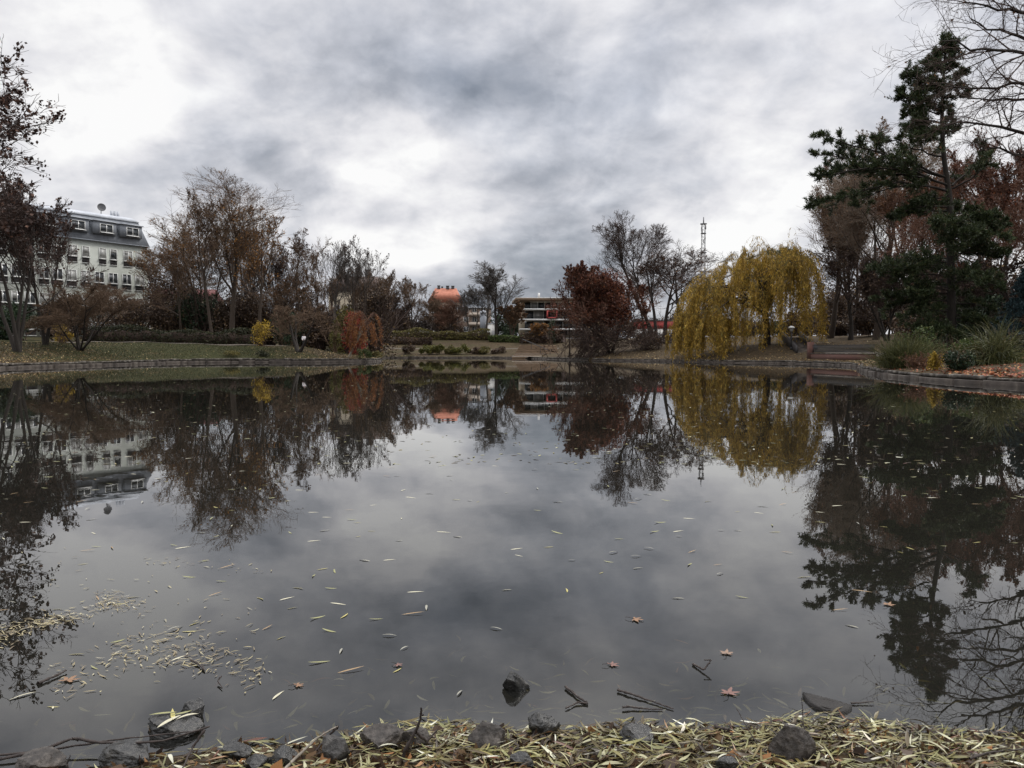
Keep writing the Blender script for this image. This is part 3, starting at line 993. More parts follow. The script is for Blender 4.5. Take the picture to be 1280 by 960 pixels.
def shrub(name, label, seed, px, D, top, x0, x1, leaf, n=1500, size=0.14, twig='twig_brown', group=None, bottom=None, stems=26, cat='shrub', lumps=9, aspect=1.6, twigs=True, fill=0.55, flatness=1.0, depth=None):
    """a bush: stems fanning from the base, leaves in clumps of several sizes"""
    rng = np.random.default_rng(seed)
    cxp = (x0 + x1) / 2
    bx = wx(px, D)
    bz = G(bx, D) - 0.05
    base = np.array([bx, D, bz])
    k = D / F
    H = max(at(px, top, D)[2] - bz, 0.35)
    hw = (x1 - x0) / 2 * k
    hd = hw if depth is None else depth
    cx = (cxp - px) * k
    # lumps: sub-crowns inside the outline
    th = rng.random(lumps) * TAU
    rr = np.sqrt(rng.random(lumps)) * 0.72
    lz = rng.uniform(0.25, 0.8, lumps)
    lz = np.where(rr > 0.5, lz * 0.75, lz)
    lc = np.column_stack([cx + rr * np.cos(th) * hw, rr * np.sin(th) * hd, lz * H])
    lr = rng.uniform(0.28, 0.48, lumps)
    per = rng.multinomial(n, np.full(lumps, 1 / lumps))
    pos = []
    for c, r_, m in zip(lc, lr, per):
        d = unit(rng.normal(size=(m, 3)))
        q = rng.random((m, 1)) ** fill
        pos.append(c + d * q * np.array([hw, hd, H * 0.75]) * r_)
    pos = np.vstack(pos)
    pos[:, 2] = np.where(pos[:, 2] > H, H - np.abs(rng.normal(size=len(pos))) * 0.1 * H, pos[:, 2])
    pos[:, 2] = np.maximum(pos[:, 2], 0.05)
    root = empty(name, base, label, cat, group)
    if twigs:
        d0 = unit(pos[rng.integers(0, len(pos), stems)] * np.array([1, 1, 1.0]) + np.array([0, 0, 0.2 * H]))
        L = np.full(stems, H) * rng.uniform(0.6, 1.0, stems) / np.maximum(d0[:, 2], 0.5)
        P, R = sprout(rng, np.column_stack([cx * 0.5 + rng.normal(size=stems) * hw * 0.12, rng.normal(size=stems) * hd * 0.12, np.zeros(stems)]), d0, L * 0.8, np.full(stems, max(0.012, 0.012 * H)), 5, 0.12, 0.02, 0.3)
        P2, R2 = kids(rng, P, R, 5, 0.3, 1, 0.6, 0.2, 0.4, 3, 0.15, 0.05, 0.6, 0.4, None, 0.009)
        m = MB()
        m.tubes(P, R, 4)
        m.tubes(P2, R2, 3)
        m.build('stem', MAT[twig], root)
    f = MB()
    f.add(*cards(rng, pos, size, aspect))
    f.build('foliage', MAT[leaf], root)
    return root


def twig_bush(name, label, seed, px, D, top, x0, x1, twig='twig_brown', n=40, group=None, leaf=None, leaves=0, size=0.15, cat='shrub', r=0.03, tw=0.013, arch=-0.02):
    """leafless bush: many thin rods from the base, branching"""
    rng = np.random.default_rng(seed)
    bx = wx(px, D)
    bz = G(bx, D) - 0.05
    base = np.array([bx, D, bz])
    k = D / F
    H = at(px, top, D)[2] - bz
    hw = (x1 - x0) / 2 * k
    cx = ((x0 + x1) / 2 - px) * k
    d = unit(np.column_stack([rng.normal(size=n) * 0.55, rng.normal(size=n) * 0.55, np.full(n, 1.0)]))
    P, R = sprout(rng, np.column_stack([rng.normal(size=n) * hw * 0.3, rng.normal(size=n) * hw * 0.3, np.zeros(n)]), d, rng.uniform(0.6, 1.1, n) * H, np.full(n, r), 6, 0.1, arch, 0.3)
    P2, R2 = kids(rng, P, R, 8, 0.15, 1, 0.6, 0.2, 0.42, 4, 0.14, 0.02, 0.6, 0.4, None, tw)
    P3, R3 = kids(rng, P2, R2, 6, 0.1, 1, 0.65, 0.25, 0.5, 3, 0.16, 0.0, 0.6, 0.5, None, tw * 0.8)
    lv = fit_crown([(P, R), (P2, R2), (P3, R3)], base, H, cx, hw)
    root = empty(name, base, label, cat, group)
    m = MB()
    m.tubes(*lv[0], 4)
    m.build('stem', MAT[twig], root)
    m = MB()
    m.tubes(*lv[1], 3)
    m.tubes(*lv[2], 3)
    m.build('crown', MAT[twig], root)
    if leaves:
        f = MB()
        f.add(*cards(rng, along(rng, lv[2][0], leaves, 0.1), size, 1.5))
        f.build('foliage', MAT[leaf], root)
    return root


def needles(rng, pos, dirs, n, L, w):
    """a tuft of n needle blades round every position, leaning along dirs"""
    B = len(pos)
    d = unit(dirs[:, None, :] * 0.8 + rng.normal(size=(B, n, 3)) * 0.55).reshape(-1, 3)
    p = np.repeat(pos, n, 0)
    l = L * rng.uniform(0.6, 1.2, (B * n, 1))
    side = unit(np.cross(d, rng.normal(size=d.shape))) * w
    v = np.stack([p - side * 0.5, p + side * 0.5, p + d * l * 0.65 + side * 0.8, p + d * l, p + d * l * 0.65 - side * 0.8], 1)
    return v.reshape(-1, 3), np.arange(5 * B * n).reshape(-1, 5)


def hedge(name, label, seed, pts, width, h, leaf, n, size, group=None, cat='hedge', sag=0.12):
    """a run of clipped hedge along world points: woody core and leaves over an uneven surface"""
    rng = np.random.default_rng(seed)
    pts = resample(np.array([[p[0], p[1], 0] for p in pts], float), 24)
    z = ground(pts[:, 0], pts[:, 1])[0]
    pts[:, 2] = z
    base = pts[0].copy()
    T = unit(np.gradient(pts, axis=0))
    Nn = np.column_stack([T[:, 1], -T[:, 0], np.zeros(24)])
    root = empty(name, base, label, cat, group)
    m = MB()
    hh = h * (0.8 + 0.1 * np.sin(np.arange(24) * 1.7))
    a = pts - Nn * width * 0.36
    b = pts + Nn * width * 0.36
    ring = np.stack([a, a + np.column_stack([np.zeros(24), np.zeros(24), hh * 0.9]), b + np.column_stack([np.zeros(24), np.zeros(24), hh * 0.9]), b], 1)
    idx = np.arange(96).reshape(24, 4)
    q = np.stack([idx[:-1], np.roll(idx[:-1], -1, 1), np.roll(idx[1:], -1, 1), idx[1:]], -1).reshape(-1, 4)
    m.add(ring.reshape(-1, 3), q)
    m.f.append(idx[:1])
    m.f.append(idx[-1:, ::-1])
    m.build('stem', MAT['twig_dark'], root, origin=base)
    t = rng.random(n) * 22.999
    i = t.astype(int)
    w = (t - i)[:, None]
    c = pts[i] * (1 - w) + pts[i + 1] * w
    nn = Nn[i]
    ph = rng.random(n) * 2.6
    hloc = h * (0.9 + 0.1 * np.sin(c[:, 0] * 0.9 + seed) + sag * np.sin(c[:, 0] * 0.37 + 2 * seed))
    off = np.where(ph < 0.8, -0.5, np.where(ph < 1.6, 0.5, rng.uniform(-0.5, 0.5, n)))
    hz = np.where(ph < 1.6, rng.random(n), 1.0)
    pos = c + nn * (off * width + rng.normal(size=n) * 0.05 * width)[:, None]
    pos[:, 2] += hz * hloc + rng.normal(size=n) * 0.05 * h
    m = MB()
    m.add(*cards(rng, pos, size, 1.5))
    m.build('foliage', MAT[leaf], root, origin=base)
    return root


# ---- the left bank
GT = 'trees on the left bank'
bare_tree('broadleaf_tree', 'tall tree with dark clustered leaves hanging in at the left edge of the photo', 21, -150, 46, 15, -330, 46, r=0.34, fork=0.3, dens=0.9,
          twig='twig_dark', bark='bark_dark', leaves=3200, clump=5, leaf='leaf_darkpurple', leafsize=0.19, limb_n=24, ang=0.95, up=0.03, group=GT, leaf_t0=0.5, droop=0.02, base_z=1.0)
bare_tree('broadleaf_tree', 'multi-stemmed tree with dark red-brown leaves before the mansard building', 22, 22, 80, 212, -66, 66, stems=4, r=0.34, fork=0.28, dens=1.0, twig='twig_dark', bark='bark_dark',
          leaves=5200, leaf='leaf_darkpurple', leafsize=0.22, spread=0.32, group=GT)
bare_tree('broadleaf_tree', 'twiggy bare tree just right of the multi-stemmed tree, before the mansard building', 23, 58, 90, 262, 16, 80, stems=2, r=0.26, fork=0.3, dens=1.0, twig='twig_dark', bark='bark_dark',
          leaves=1800, leaf='leaf_darkpurple', leafsize=0.2, spread=0.2, group=GT)
bare_tree('small_tree', 'low wide-spreading bare tree on the grass before the mansard building', 24, 103, 90, 352, 58, 186, stems=6, r=0.22, fork=0.3, dens=1.1, ang=0.8, twig='twig_brown', bark='bark_dark', spread=0.6, up=0.05, group=GT, twr=0.014)
bare_tree('broadleaf_tree', 'small bare tree between the mansard building and the tall bare tree', 25, 228, 124, 316, 188, 262, r=0.2, fork=0.3, twig='twig_brown', leaves=350, leaf='leaf_brown', group=GT, dens=0.9)
bare_tree('broadleaf_tree', 'tallest bare tree of the group behind the left hedge', 26, 291, 120, 217, 232, 340, stems=1, r=0.45, fork=0.28, ang=0.42, up=0.12, twig='twig_brown', bark='bark_brown', leaves=1600, leaf='leaf_orange', limb_n=13, dens=1.05, group=GT, leaf_low=0.35)
bare_tree('broadleaf_tree', 'slim bare tree with clustered seed heads close left of the tallest bare tree', 27, 268, 117, 238, 238, 300, r=0.26, fork=0.45, ang=0.5, twig='twig_brown', leaves=900, leaf='leaf_darkpurple', leafsize=0.22, group=GT)
bare_tree('broadleaf_tree', 'bare tree with orange leaf remnants right of the tallest bare tree', 28, 322, 118, 262, 288, 360, r=0.3, fork=0.25, ang=0.5, twig='twig_brown', leaves=3800, leaf='leaf_orange', leafsize=0.2, group=GT, leaf_low=0.6)
bare_tree('broadleaf_tree', 'thin-limbed tree with sparse orange leaves left of the tallest bare tree', 29, 250, 126, 262, 198, 276, r=0.28, fork=0.25, ang=0.6, twig='twig_brown', leaves=2000, leaf='leaf_orange', leafsize=0.2, group=GT, leaf_low=0.6)
bare_tree('broadleaf_tree', 'slender tree with dark tufted twig ends left of the beige house', 30, 384, 126, 289, 357, 412, r=0.22, fork=0.35, ang=0.7, twig='twig_brown', leaves=360, clump=3, leaf='leaf_darkpurple', leafsize=0.18, group=GT, limb_n=8, leaf_t0=0.7, dens=0.75)
bare_tree('broadleaf_tree', 'upright tree with pale trunk before the dark-roofed beige house', 31, 419, 130, 303, 398, 446, r=0.26, fork=0.3, ang=0.5, dens=0.8, bark='bark_grey', twig='twig_grey', group=GT, leaves=350, leaf='leaf_darkpurple', leafsize=0.2)
bare_tree('broadleaf_tree', 'spreading tree with dark leaf tufts before the right end of the beige house', 32, 452, 132, 299, 424, 484, r=0.26, stems=2, fork=0.3, ang=0.62, twig='twig_grey', group=GT, leaves=420, clump=3, leaf='leaf_darkpurple', leafsize=0.18, leaf_t0=0.7, dens=0.75)
bare_tree('small_tree', 'small leaning bare tree with two pale limbs on the leaf-strewn slope', 33, 374, 107, 380, 338, 424, stems=3, r=0.32, fork=0.35, ang=0.75, bark='bark_dark', twig='twig_brown', spread=0.6, group=GT, dens=0.8, up=0.03)
bare_tree('broadleaf_tree', 'low brown tree behind the leaning tree, under the tallest trees', 34, 350, 128, 345, 318, 392, r=0.2, fork=0.2, twig='twig_brown', leaves=900, leaf='leaf_brown', group=GT)

for a in [
        ('mid-height bare tree in the dense stand behind the left hedge, at its left end', 241, 212, 140, 298, 178, 250, dict(twig='twig_brown', fork=0.2, stems=2, leaves=700, leaf='leaf_orange')),
        ('mid-height brown tree between the slim tree and the tallest bare tree', 242, 258, 138, 288, 220, 296, dict(twig='twig_dark', fork=0.18, stems=3, leaves=900, leaf='leaf_brown')),
        ('mid-height tree with orange leaf remnants behind the tallest bare tree', 243, 306, 140, 282, 268, 346, dict(twig='twig_brown', fork=0.18, stems=3, leaves=1500, leaf='leaf_orange')),
        ('mid-height dark tree between the orange-tinted tree and the slender tufted tree', 244, 352, 142, 302, 322, 384, dict(twig='twig_dark', fork=0.18, stems=3, leaves=900, leaf='leaf_brown')),
        ('grey-brown bare tree directly before the left corner of the beige house', 245, 404, 142, 318, 384, 432, dict(twig='twig_brown', fork=0.2, stems=2, leaves=600, leaf='leaf_brown')),
        ('dense bare tree before the roof of the beige house', 246, 440, 144, 336, 412, 470, dict(twig='twig_brown', fork=0.2, stems=3, leaves=500, leaf='leaf_thicket', dens=0.9)),
        ('dense bare tree at the right corner of the beige house', 247, 474, 146, 340, 452, 496, dict(twig='twig_brown', fork=0.2, stems=3, leaves=500, dens=0.9, leaf='leaf_thicket'))]:
    bare_tree('broadleaf_tree', a[0], a[1], a[2], a[3], a[4], a[5], a[6], group=GT, twr=0.026, **a[7])

GS = 'bushes on the left bank'
shrub('evergreen_bush', 'dark conifer bush behind the small leaning tree', 41, 357, 122, 384, 340, 384, 'leaf_darkgreen', 2600, 0.2, group=GS)
shrub('yellow_shrub', 'yellow-leaved shrub at the right end of the left hedge', 42, 327, 114, 398, 310, 342, 'leaf_yellow', 1000, 0.17, group=GS)
shrub('yellow_shrub', 'small yellow shrub under the left trees beside the spreading tree', 43, 78, 96, 404, 64, 92, 'leaf_yellow', 600, 0.15, group=GS)
shrub('green_shrub', 'yellow-green shrub left of the red maple', 44, 419, 116, 402, 410, 428, 'leaf_lime', 800, 0.16, group=GS)
for i, (px, x0, x1, top, D, lf, lb) in enumerate([
        (165, 128, 205, 372, 128, 'leaf_thicket', 'brown thicket below the mansard building, behind the hedge'),
        (222, 190, 255, 362, 130, 'leaf_thicket', 'tall brown thicket behind the left hedge, under the small bare tree'),
        (258, 232, 284, 352, 127, 'leaf_darkgreen', 'dark evergreen bush at the foot of the slim bare tree'),
        (295, 266, 326, 366, 126, 'leaf_thicket', 'brown thicket at the foot of the tallest bare tree'),
        (335, 305, 364, 372, 128, 'leaf_thicket', 'brown thicket behind the yellow shrub'),
        (395, 376, 416, 382, 126, 'leaf_thicket', 'brown bush behind the small leaning tree, left of the lime shrub'),
        (215, 178, 262, 344, 136, 'leaf_thicket', 'dark brown thicket before the maroon-roofed house'),
        (310, 280, 350, 352, 134, 'leaf_farbrown', 'grey-brown thicket right of the foot of the tallest bare tree'),
        (372, 350, 404, 358, 136, 'leaf_thicket', 'tall brown thicket left of the beige house'),
        (462, 440, 492, 362, 138, 'leaf_thicket', 'brown thicket before the right half of the beige house'),
        (422, 400, 440, 376, 140, 'leaf_farbrown', 'grey-brown thicket before the left half of the beige house'),
        (432, 416, 450, 388, 128, 'leaf_olive', 'olive bush behind the lime shrub and the red maple'),
        (20, -30, 62, 382, 104, 'leaf_darkgreen', 'dark evergreen bush behind the multi-stemmed tree'),
        (75, 48, 108, 372, 108, 'leaf_thicket', 'brown bush behind the spreading bare tree')]):
    shrub('thicket_bush', lb, 50 + i, px, D, top - 6, x0 - 8, x1 + 8, lf, 6500, 0.26, 'twig_dark', group=GS, lumps=12, stems=34)
hedge('clipped_hedge', 'long dark clipped hedge along the path under the mansard building', 61, [(wx(95, 108), 110), (wx(190, 114), 114), (wx(318, 117), 117)], 2.2, 2.0, 'leaf_hedge', 9000, 0.17, 'hedges round the pond')
shrub('low_bush', 'low olive bush on the grass edge below the left hedge', 62, 292, 103.5, 437, 276, 308, 'leaf_olive', 700, 0.13, group=GS, twigs=False)
shrub('low_bush', 'rounded dark bush on the grass edge beside the low olive bush', 63, 330, 103.8, 438, 320, 339, 'leaf_hedge', 700, 0.13, group=GS, twigs=False)
shrub('low_bush', 'dark green low bush on the point at the foot of the orange weeping tree', 64, 455, 107.5, 434, 444, 466, 'leaf_green', 900, 0.13, group=GS, twigs=False)
shrub('low_bush', 'tan low bush at the very tip of the left point', 65, 470, 117, 437, 461, 480, 'leaf_olive', 700, 0.13, group=GS, twigs=False)
shrub('red_maple', 'deep red bushy maple behind the orange weeping tree', 66, 446, 115, 388, 428, 462, 'leaf_red', 3600, 0.19, 'twig_red', cat='tree', lumps=14)


def weeping(name, label, seed, px, D, top, lobes, leaf, bark, twig, r, trunk, per, lsize, aspect, cat='tree', strand_r=0.008, many=1.0):
    """a weeping tree: trunk and limbs that arch, strands hanging from lobes of the crown
    lobes: photo px, py of the lobe's crest, half width px, py where the strands end, count, depth offset"""
    rng = np.random.default_rng(seed)
    bx = wx(px, D)
    bz = G(bx, D) - 0.08
    base = np.array([bx, D, bz])
    k = D / F
    root = empty(name, base, label, cat)
    H = at(px, top, D)[2] - bz
    tr = resample(np.array(trunk, float) * np.array([k, 1, k]), 9)
    m = MB()
    m.tubes(tr[None], np.linspace(r, r * 0.45, 9)[None], 9)
    LP, LR = [], []
    S0, SD, SL = [], [], []
    for (lx, ly, hw, ey, n, dy) in lobes:
        n = int(n * many)
        crest = at(lx, ly, D + dy) - base
        for j in range(max(2, int(n / 40))):
            t = rng.uniform(0.35, 0.95)
            s = tr[int(t * 8)]
            e = crest + np.array([rng.normal() * hw * k * 0.5, rng.normal() * 1.2, -rng.uniform(0.0, 0.8)])
            mid = s * 0.45 + e * 0.55 + np.array([0, 0, 0.18 * np.linalg.norm(e - s)])
            LP.append(resample([s, s * 0.75 + mid * 0.25 + np.array([0, 0, 0.3]), mid, e], 8))
            LR.append(np.linspace(r * 0.32, 0.02, 8))
        nt_ = max(3, n // 11)
        ti = rng.integers(0, nt_, n)
        tx, ty = rng.normal(size=nt_) * 0.52, rng.normal(size=nt_) * 0.52
        x = tx[ti] + rng.normal(size=n) * 0.055
        y = ty[ti] + rng.normal(size=n) * 0.055
        q = np.clip(x * x + y * y, 0, 1.6)
        tz, tl_ = rng.normal(size=nt_) * 0.8, np.clip(rng.normal(0.92, 0.26, nt_), 0.25, 1.12)
        st = crest + np.column_stack([x * hw * k * 1.35, y * hw * k * 1.2, -q * hw * k * 0.5 + tz[ti] + rng.normal(size=n) * 0.22])
        zend = at(lx, ey, D + dy)[2] - bz
        ln = (st[:, 2] - zend) * tl_[ti] * rng.uniform(0.8, 1.06, n)
        S0.append(st)
        SD.append(np.column_stack([x * 0.2, y * 0.2, np.full(n, 0.05)]))
        SL.append(np.maximum(ln, 0.6))
    m.tubes(np.array(LP), np.array(LR), 6)
    m.build('trunk', MAT[bark], root, smooth=True)
    S0, SD, SL = np.vstack(S0), np.vstack(SD), np.concatenate(SL)
    P, R = sprout(rng, S0, SD, SL, np.full(len(S0), strand_r), 9, 0.04, -0.75, 0.6)
    # twigs that carry the strands back to the limbs
    lp = np.array(LP)
    near = lp[:, -3:].reshape(-1, 3)
    j = ((S0[:, None] - near[None]) ** 2).sum(-1).argmin(1)
    a, b = near[j], S0
    mid = a * 0.5 + b * 0.5 + np.array([0, 0, 0.25])
    PP = np.stack([a, a * 0.7 + mid * 0.3, mid, mid * 0.3 + b * 0.7 + np.array([0, 0, 0.06]), b], 1)
    m = MB()
    m.tubes(PP, np.full(PP.shape[:2], strand_r * 1.3), 3)
    m.tubes(P, R, 3)
    m.build('crown', MAT[twig], root)
    n = per * len(P)
    pos = along(rng, P, n, 0.04)
    # long leaves hang steeply
    d = unit(rng.normal(size=(n, 3)) * 0.45 + np.array([0, 0, -1]))
    bnd = unit(np.cross(d, rng.normal(size=(n, 3))))
    s = lsize * rng.uniform(0.6, 1.3, (n, 1))
    pos = pos + rng.normal(size=(n, 3)) * 0.07
    v = np.stack([pos, pos + d * s * 0.4 + bnd * s / aspect * 0.5, pos + d * s, pos + d * s * 0.4 - bnd * s / aspect * 0.5], 1)
    f = MB()
    f.add(v.reshape(-1, 3), np.arange(4 * n).reshape(-1, 4))
    f.build('foliage', MAT[leaf], root)
    return root


weeping('weeping_tree', 'small orange weeping tree with a pale leaning trunk on the left point', 71, 436, 106.5, 396,
        [(456, 398, 9, 437, 90, 0), (448, 404, 9, 439, 70, -0.6), (459, 403, 5, 437, 40, 0.8), (440, 414, 6, 440, 40, 0.4)],
        'leaf_rust', 'bark_pale', 'twig_red', 0.17, [(0, 0, 0), (4, 0, 9), (11, 0, 22), (18, 0, 33)], 16, 0.24, 3.0)

weeping('willow_tree', 'large yellow weeping willow hanging over the far right shore', 72, 958, 110, 312,
        [(866, 390, 9, 449, 170, -2), (877, 368, 11, 449, 200, 1), (890, 354, 13, 449, 200, -3), (899, 368, 15, 448, 130, -5), (914, 336, 14, 445, 170, 2), (929, 325, 15, 428, 120, 3), (950, 317, 17, 392, 120, -2),
         (944, 348, 18, 436, 55, -6), (976, 332, 10, 430, 80, -4), (988, 316, 9, 432, 210, 0), (997, 322, 6, 424, 210, -4), (982, 322, 8, 428, 130, 4), (962, 315, 16, 380, 80, 6), (920, 354, 20, 448, 80, 6), (938, 319, 20, 375, 70, -7), (960, 368, 18, 440, 16, -5), (884, 390, 13, 449, 100, -6), (976, 356, 12, 440, 60, -6)],
        'leaf_willow', 'bark_dark', 'twig_olive', 0.5, [(0, 0, 0), (1, 0.2, 22), (-3, 0.3, 48), (-8, 0.2, 72), (-10, 0, 95)], 30, 0.38, 4.4, many=1.1)

# ---- the far shore
GF = 'trees on the far shore'
for a in [
        ('dark dense little tree at the left of the far car park', 81, 497, 196, 372, 480, 516, dict(twig='twig_dark', leaves=2600, leaf='leaf_thicket', stems=3, fork=0.15)),
        ('rounded bare tree left of the red-roofed house', 82, 516, 198, 349, 486, 544, dict(twig='twig_brown', stems=2, fork=0.25, dens=1.1)),
        ('low brown tree before the parked white cars', 83, 545, 196, 372, 526, 566, dict(twig='twig_brown', fork=0.2, stems=3)),
        ('low brown tree under the red roof', 84, 564, 194, 376, 546, 584, dict(twig='twig_red', fork=0.2, stems=3)),
        ('leaning twin-stemmed bare tree right of the red roof', 85, 592, 190, 357, 574, 612, dict(bark='bark_grey', twig='twig_grey', fork=0.3, stems=2, dens=0.9)),
        ('thin bare tree before the dark round tower', 86, 607, 192, 356, 592, 626, dict(bark='bark_grey', twig='twig_grey', fork=0.3, dens=0.8)),
        ('large regular bare tree left of the white-banded building', 87, 620, 184, 329, 595, 648, dict(bark='bark_dark', twig='twig_grey', fork=0.25, ang=0.5, r=0.42, limb_n=14, dens=1.1)),
        ('brown-leaved round tree at the left corner of the white-banded building', 88, 640, 186, 376, 624, 656, dict(twig='twig_brown', leaves=2600, leaf='leaf_brown', leafsize=0.3, stems=3, fork=0.15)),
        ('small golden tree before the white-banded building', 89, 676, 176, 404, 664, 688, dict(twig='twig_brown', leaves=1400, leaf='leaf_orange', leafsize=0.26, stems=3, fork=0.2)),
        ('bare tree beside the beige house at the far left of the car park', 90, 484, 200, 352, 470, 500, dict(twig='twig_dark', fork=0.3, leaves=500, leaf='leaf_darkpurple')),
]:
    bare_tree('broadleaf_tree', a[0], a[1], a[2], a[3], a[4], a[5], a[6], group=GF, twr=0.03, **a[7])

shrub('dark_conifer', 'narrow dark conifer before the white-banded building', 91, 688, 172, 398, 682, 696, 'leaf_darkgreen', 1200, 0.24, cat='conifer', group='conifers by the pond')
GM = 'bushes on the far shore'
rs = np.random.default_rng(9)
nm = ['pale olive mound bush', 'lime mound bush', 'yellow-green mound bush', 'yellow mound bush', 'green mound bush', 'rounded lime bush', 'rounded olive bush', 'brown mound bush', 'dull brown bush', 'dark brown bush']
for i, (px, x0, x1, top, lf, lb) in enumerate([
        (532, 525, 540, 437, 'leaf_lime', 'small lime mound bush at the left end of the far shore planting'),
        (541, 535, 548, 438, 'leaf_olive', 'small olive mound bush second from the left in the far shore planting'),
        (549, 542, 557, 435, 'leaf_lime', 'taller lime mound bush in the left half of the far shore planting'),
        (560, 552, 568, 434, 'leaf_olive', 'olive mound bush in the middle of the far shore planting'),
        (568, 561, 576, 437, 'leaf_lime', 'lime mound bush right of the middle of the far shore planting'),
        (578, 570, 586, 435, 'leaf_lime', 'lime mound bush at the right end of the yellow-green far shore planting'),
        (592, 584, 602, 438, 'leaf_thicket', 'brown mound bush next to the yellow-green far shore planting'),
        (608, 600, 616, 439, 'leaf_olive', 'dull olive mound bush among the brown ones on the far shore'),
        (622, 612, 632, 439, 'leaf_thicket', 'low brown mound bush left of the terraced steps'),
        (511, 503, 521, 434, 'leaf_thicket', 'dark brown bush left of the yellow-green far shore planting')]):
    shrub('mound_bush', lb, 100 + i, px, 162.5, top - 6, x0 - 3, x1 + 3, lf, 1500, 0.2, group=GM, twigs=False, lumps=7)
hedge('loose_hedge', 'long olive hedge in front of the parked white cars', 121, [(wx(478, 186), 186), (wx(560, 186), 186), (wx(612, 185), 185)], 2.4, 2.0, 'leaf_olive', 6500, 0.26, 'hedges round the pond', sag=0.2)
hedge('loose_hedge', 'dull green hedge before the large regular bare tree', 122, [(wx(612, 182), 182), (wx(655, 180), 180)], 2.2, 1.6, 'leaf_green', 2600, 0.26, 'hedges round the pond', sag=0.2)
hedge('loose_hedge', 'dark hedge along the foot of the white-banded building', 123, [(wx(652, 178), 178), (wx(705, 174), 174)], 2.2, 1.9, 'leaf_thicket', 3400, 0.26, 'hedges round the pond', sag=0.2)
hedge('loose_hedge', 'reddish brown hedge below the olive hedge on the far slope', 124, [(wx(482, 178), 178), (wx(540, 178), 178)], 2.0, 1.3, 'leaf_thicket', 2600, 0.24, 'hedges round the pond', sag=0.2)

# the backdrop of trees further off, each its own crown
for i, (px, D, top, hw, kind) in enumerate([
        (-30, 190, 372, 40, 0), (40, 200, 384, 36, 1), (205, 176, 378, 26, 0), (240, 182, 372, 26, 1), (275, 176, 380, 26, 2), (312, 184, 370, 28, 0), (350, 178, 376, 26, 1), (385, 186, 380, 26, 0), (405, 176, 386, 18, 2), (478, 226, 376, 22, 1), (500, 232, 384, 24, 0),
        (526, 236, 388, 24, 1), (556, 238, 390, 26, 0), (632, 232, 390, 24, 2), (650, 236, 384, 18, 0), (765, 210, 380, 40, 0), (800, 232, 392, 34, 1), (846, 224, 388, 24, 0), (872, 214, 384, 26, 1), (905, 206, 394, 30, 0), (940, 200, 398, 30, 1), (975, 196, 392, 30, 2), (1008, 188, 380, 26, 0),
        (1040, 178, 352, 30, 1), (1080, 168, 330, 34, 0), (1124, 158, 322, 38, 1), (1170, 150, 318, 40, 0), (1220, 140, 312, 44, 1), (1280, 130, 306, 50, 0)]):
    where = 'above the beige house' if 395 < px < 470 else 'behind the mansard building' if px < 120 else 'behind the tall trees of the left bank' if px < 440 else 'behind the far car park' if px < 660 else 'behind the russet tree' if px < 830 else 'behind the willow' if px < 1015 else 'behind the trees of the right bank'
    what = ['dark brown twiggy tree', 'grey-brown dense tree', 'dark evergreen tree'][kind]
    shrub('distant_tree', f'far {what} {where}', 700 + i, px, D, top, px - hw, px + hw, ['leaf_thicket', 'leaf_farbrown', 'leaf_darkgreen'][kind], 4200, 0.4, 'twig_dark', group=f'far {what}s {where}', cat='tree', lumps=16, stems=26)

# russet tree leaning over the water
bare_tree('russet_tree', 'round russet-leaved tree leaning over the water right of the terraced steps', 131, 762, 127, 333, 701, 805, stems=6, r=0.4, fork=0.12, ang=0.95, bark='bark_dark', twig='twig_red', spread=0.5, limb_n=16, dens=1.1, leaves=18000, full=13000, leaf='leaf_russet', leafsize=0.25, dep=0.8)
twig_bush('waterside_bush', 'tangle of bare dark twigs hanging over the water under the russet tree', 132, 735, 124.5, 395, 690, 800, 'twig_dark', 70, leaf='leaf_thicket', leaves=2600, size=0.2, r=0.05, tw=0.02)
twig_bush('waterside_bush', 'bare dark bush right of the russet tree at the foot of the tall bare trees', 133, 808, 126, 408, 780, 846, 'twig_dark', 50, leaf='leaf_thicket', leaves=1500, size=0.2, r=0.04, tw=0.018)
bare_tree('dead_tree', 'dead forked stem sticking up left of the russet crown', 134, 712, 129, 334, 705, 716, r=0.12, fork=0.75, limb_n=3, dens=0.3, bark='bark_dark', twig='twig_dark', ang=0.3)
bare_tree('tall_bare_tree', 'tallest bare tree behind the russet tree, fanning left over it', 141, 820, 142, 274, 742, 862, stems=3, r=0.5, fork=0.3, ang=0.5, bark='bark_dark', twig='twig_dark', spread=0.22, dens=0.95, group='tall bare trees beside the willow', twr=0.024)
bare_tree('tall_bare_tree', 'dark bare tree left of the willow, before the antenna mast', 142, 833, 138, 312, 806, 902, stems=2, r=0.5, fork=0.3, ang=0.7, bark='bark_dark', twig='twig_dark', spread=0.3, dens=1.0, group='tall bare trees beside the willow', leaves=700, leaf='leaf_brown', twr=0.024, lean=0.12)
bare_tree('tall_bare_tree', 'small reddish bare tree between the two tall ones and the pavilion', 143, 806, 150, 330, 784, 842, r=0.25, fork=0.3, bark='bark_dark', twig='twig_red', group='tall bare trees beside the willow', leaves=500, leaf='leaf_brown', twr=0.024)

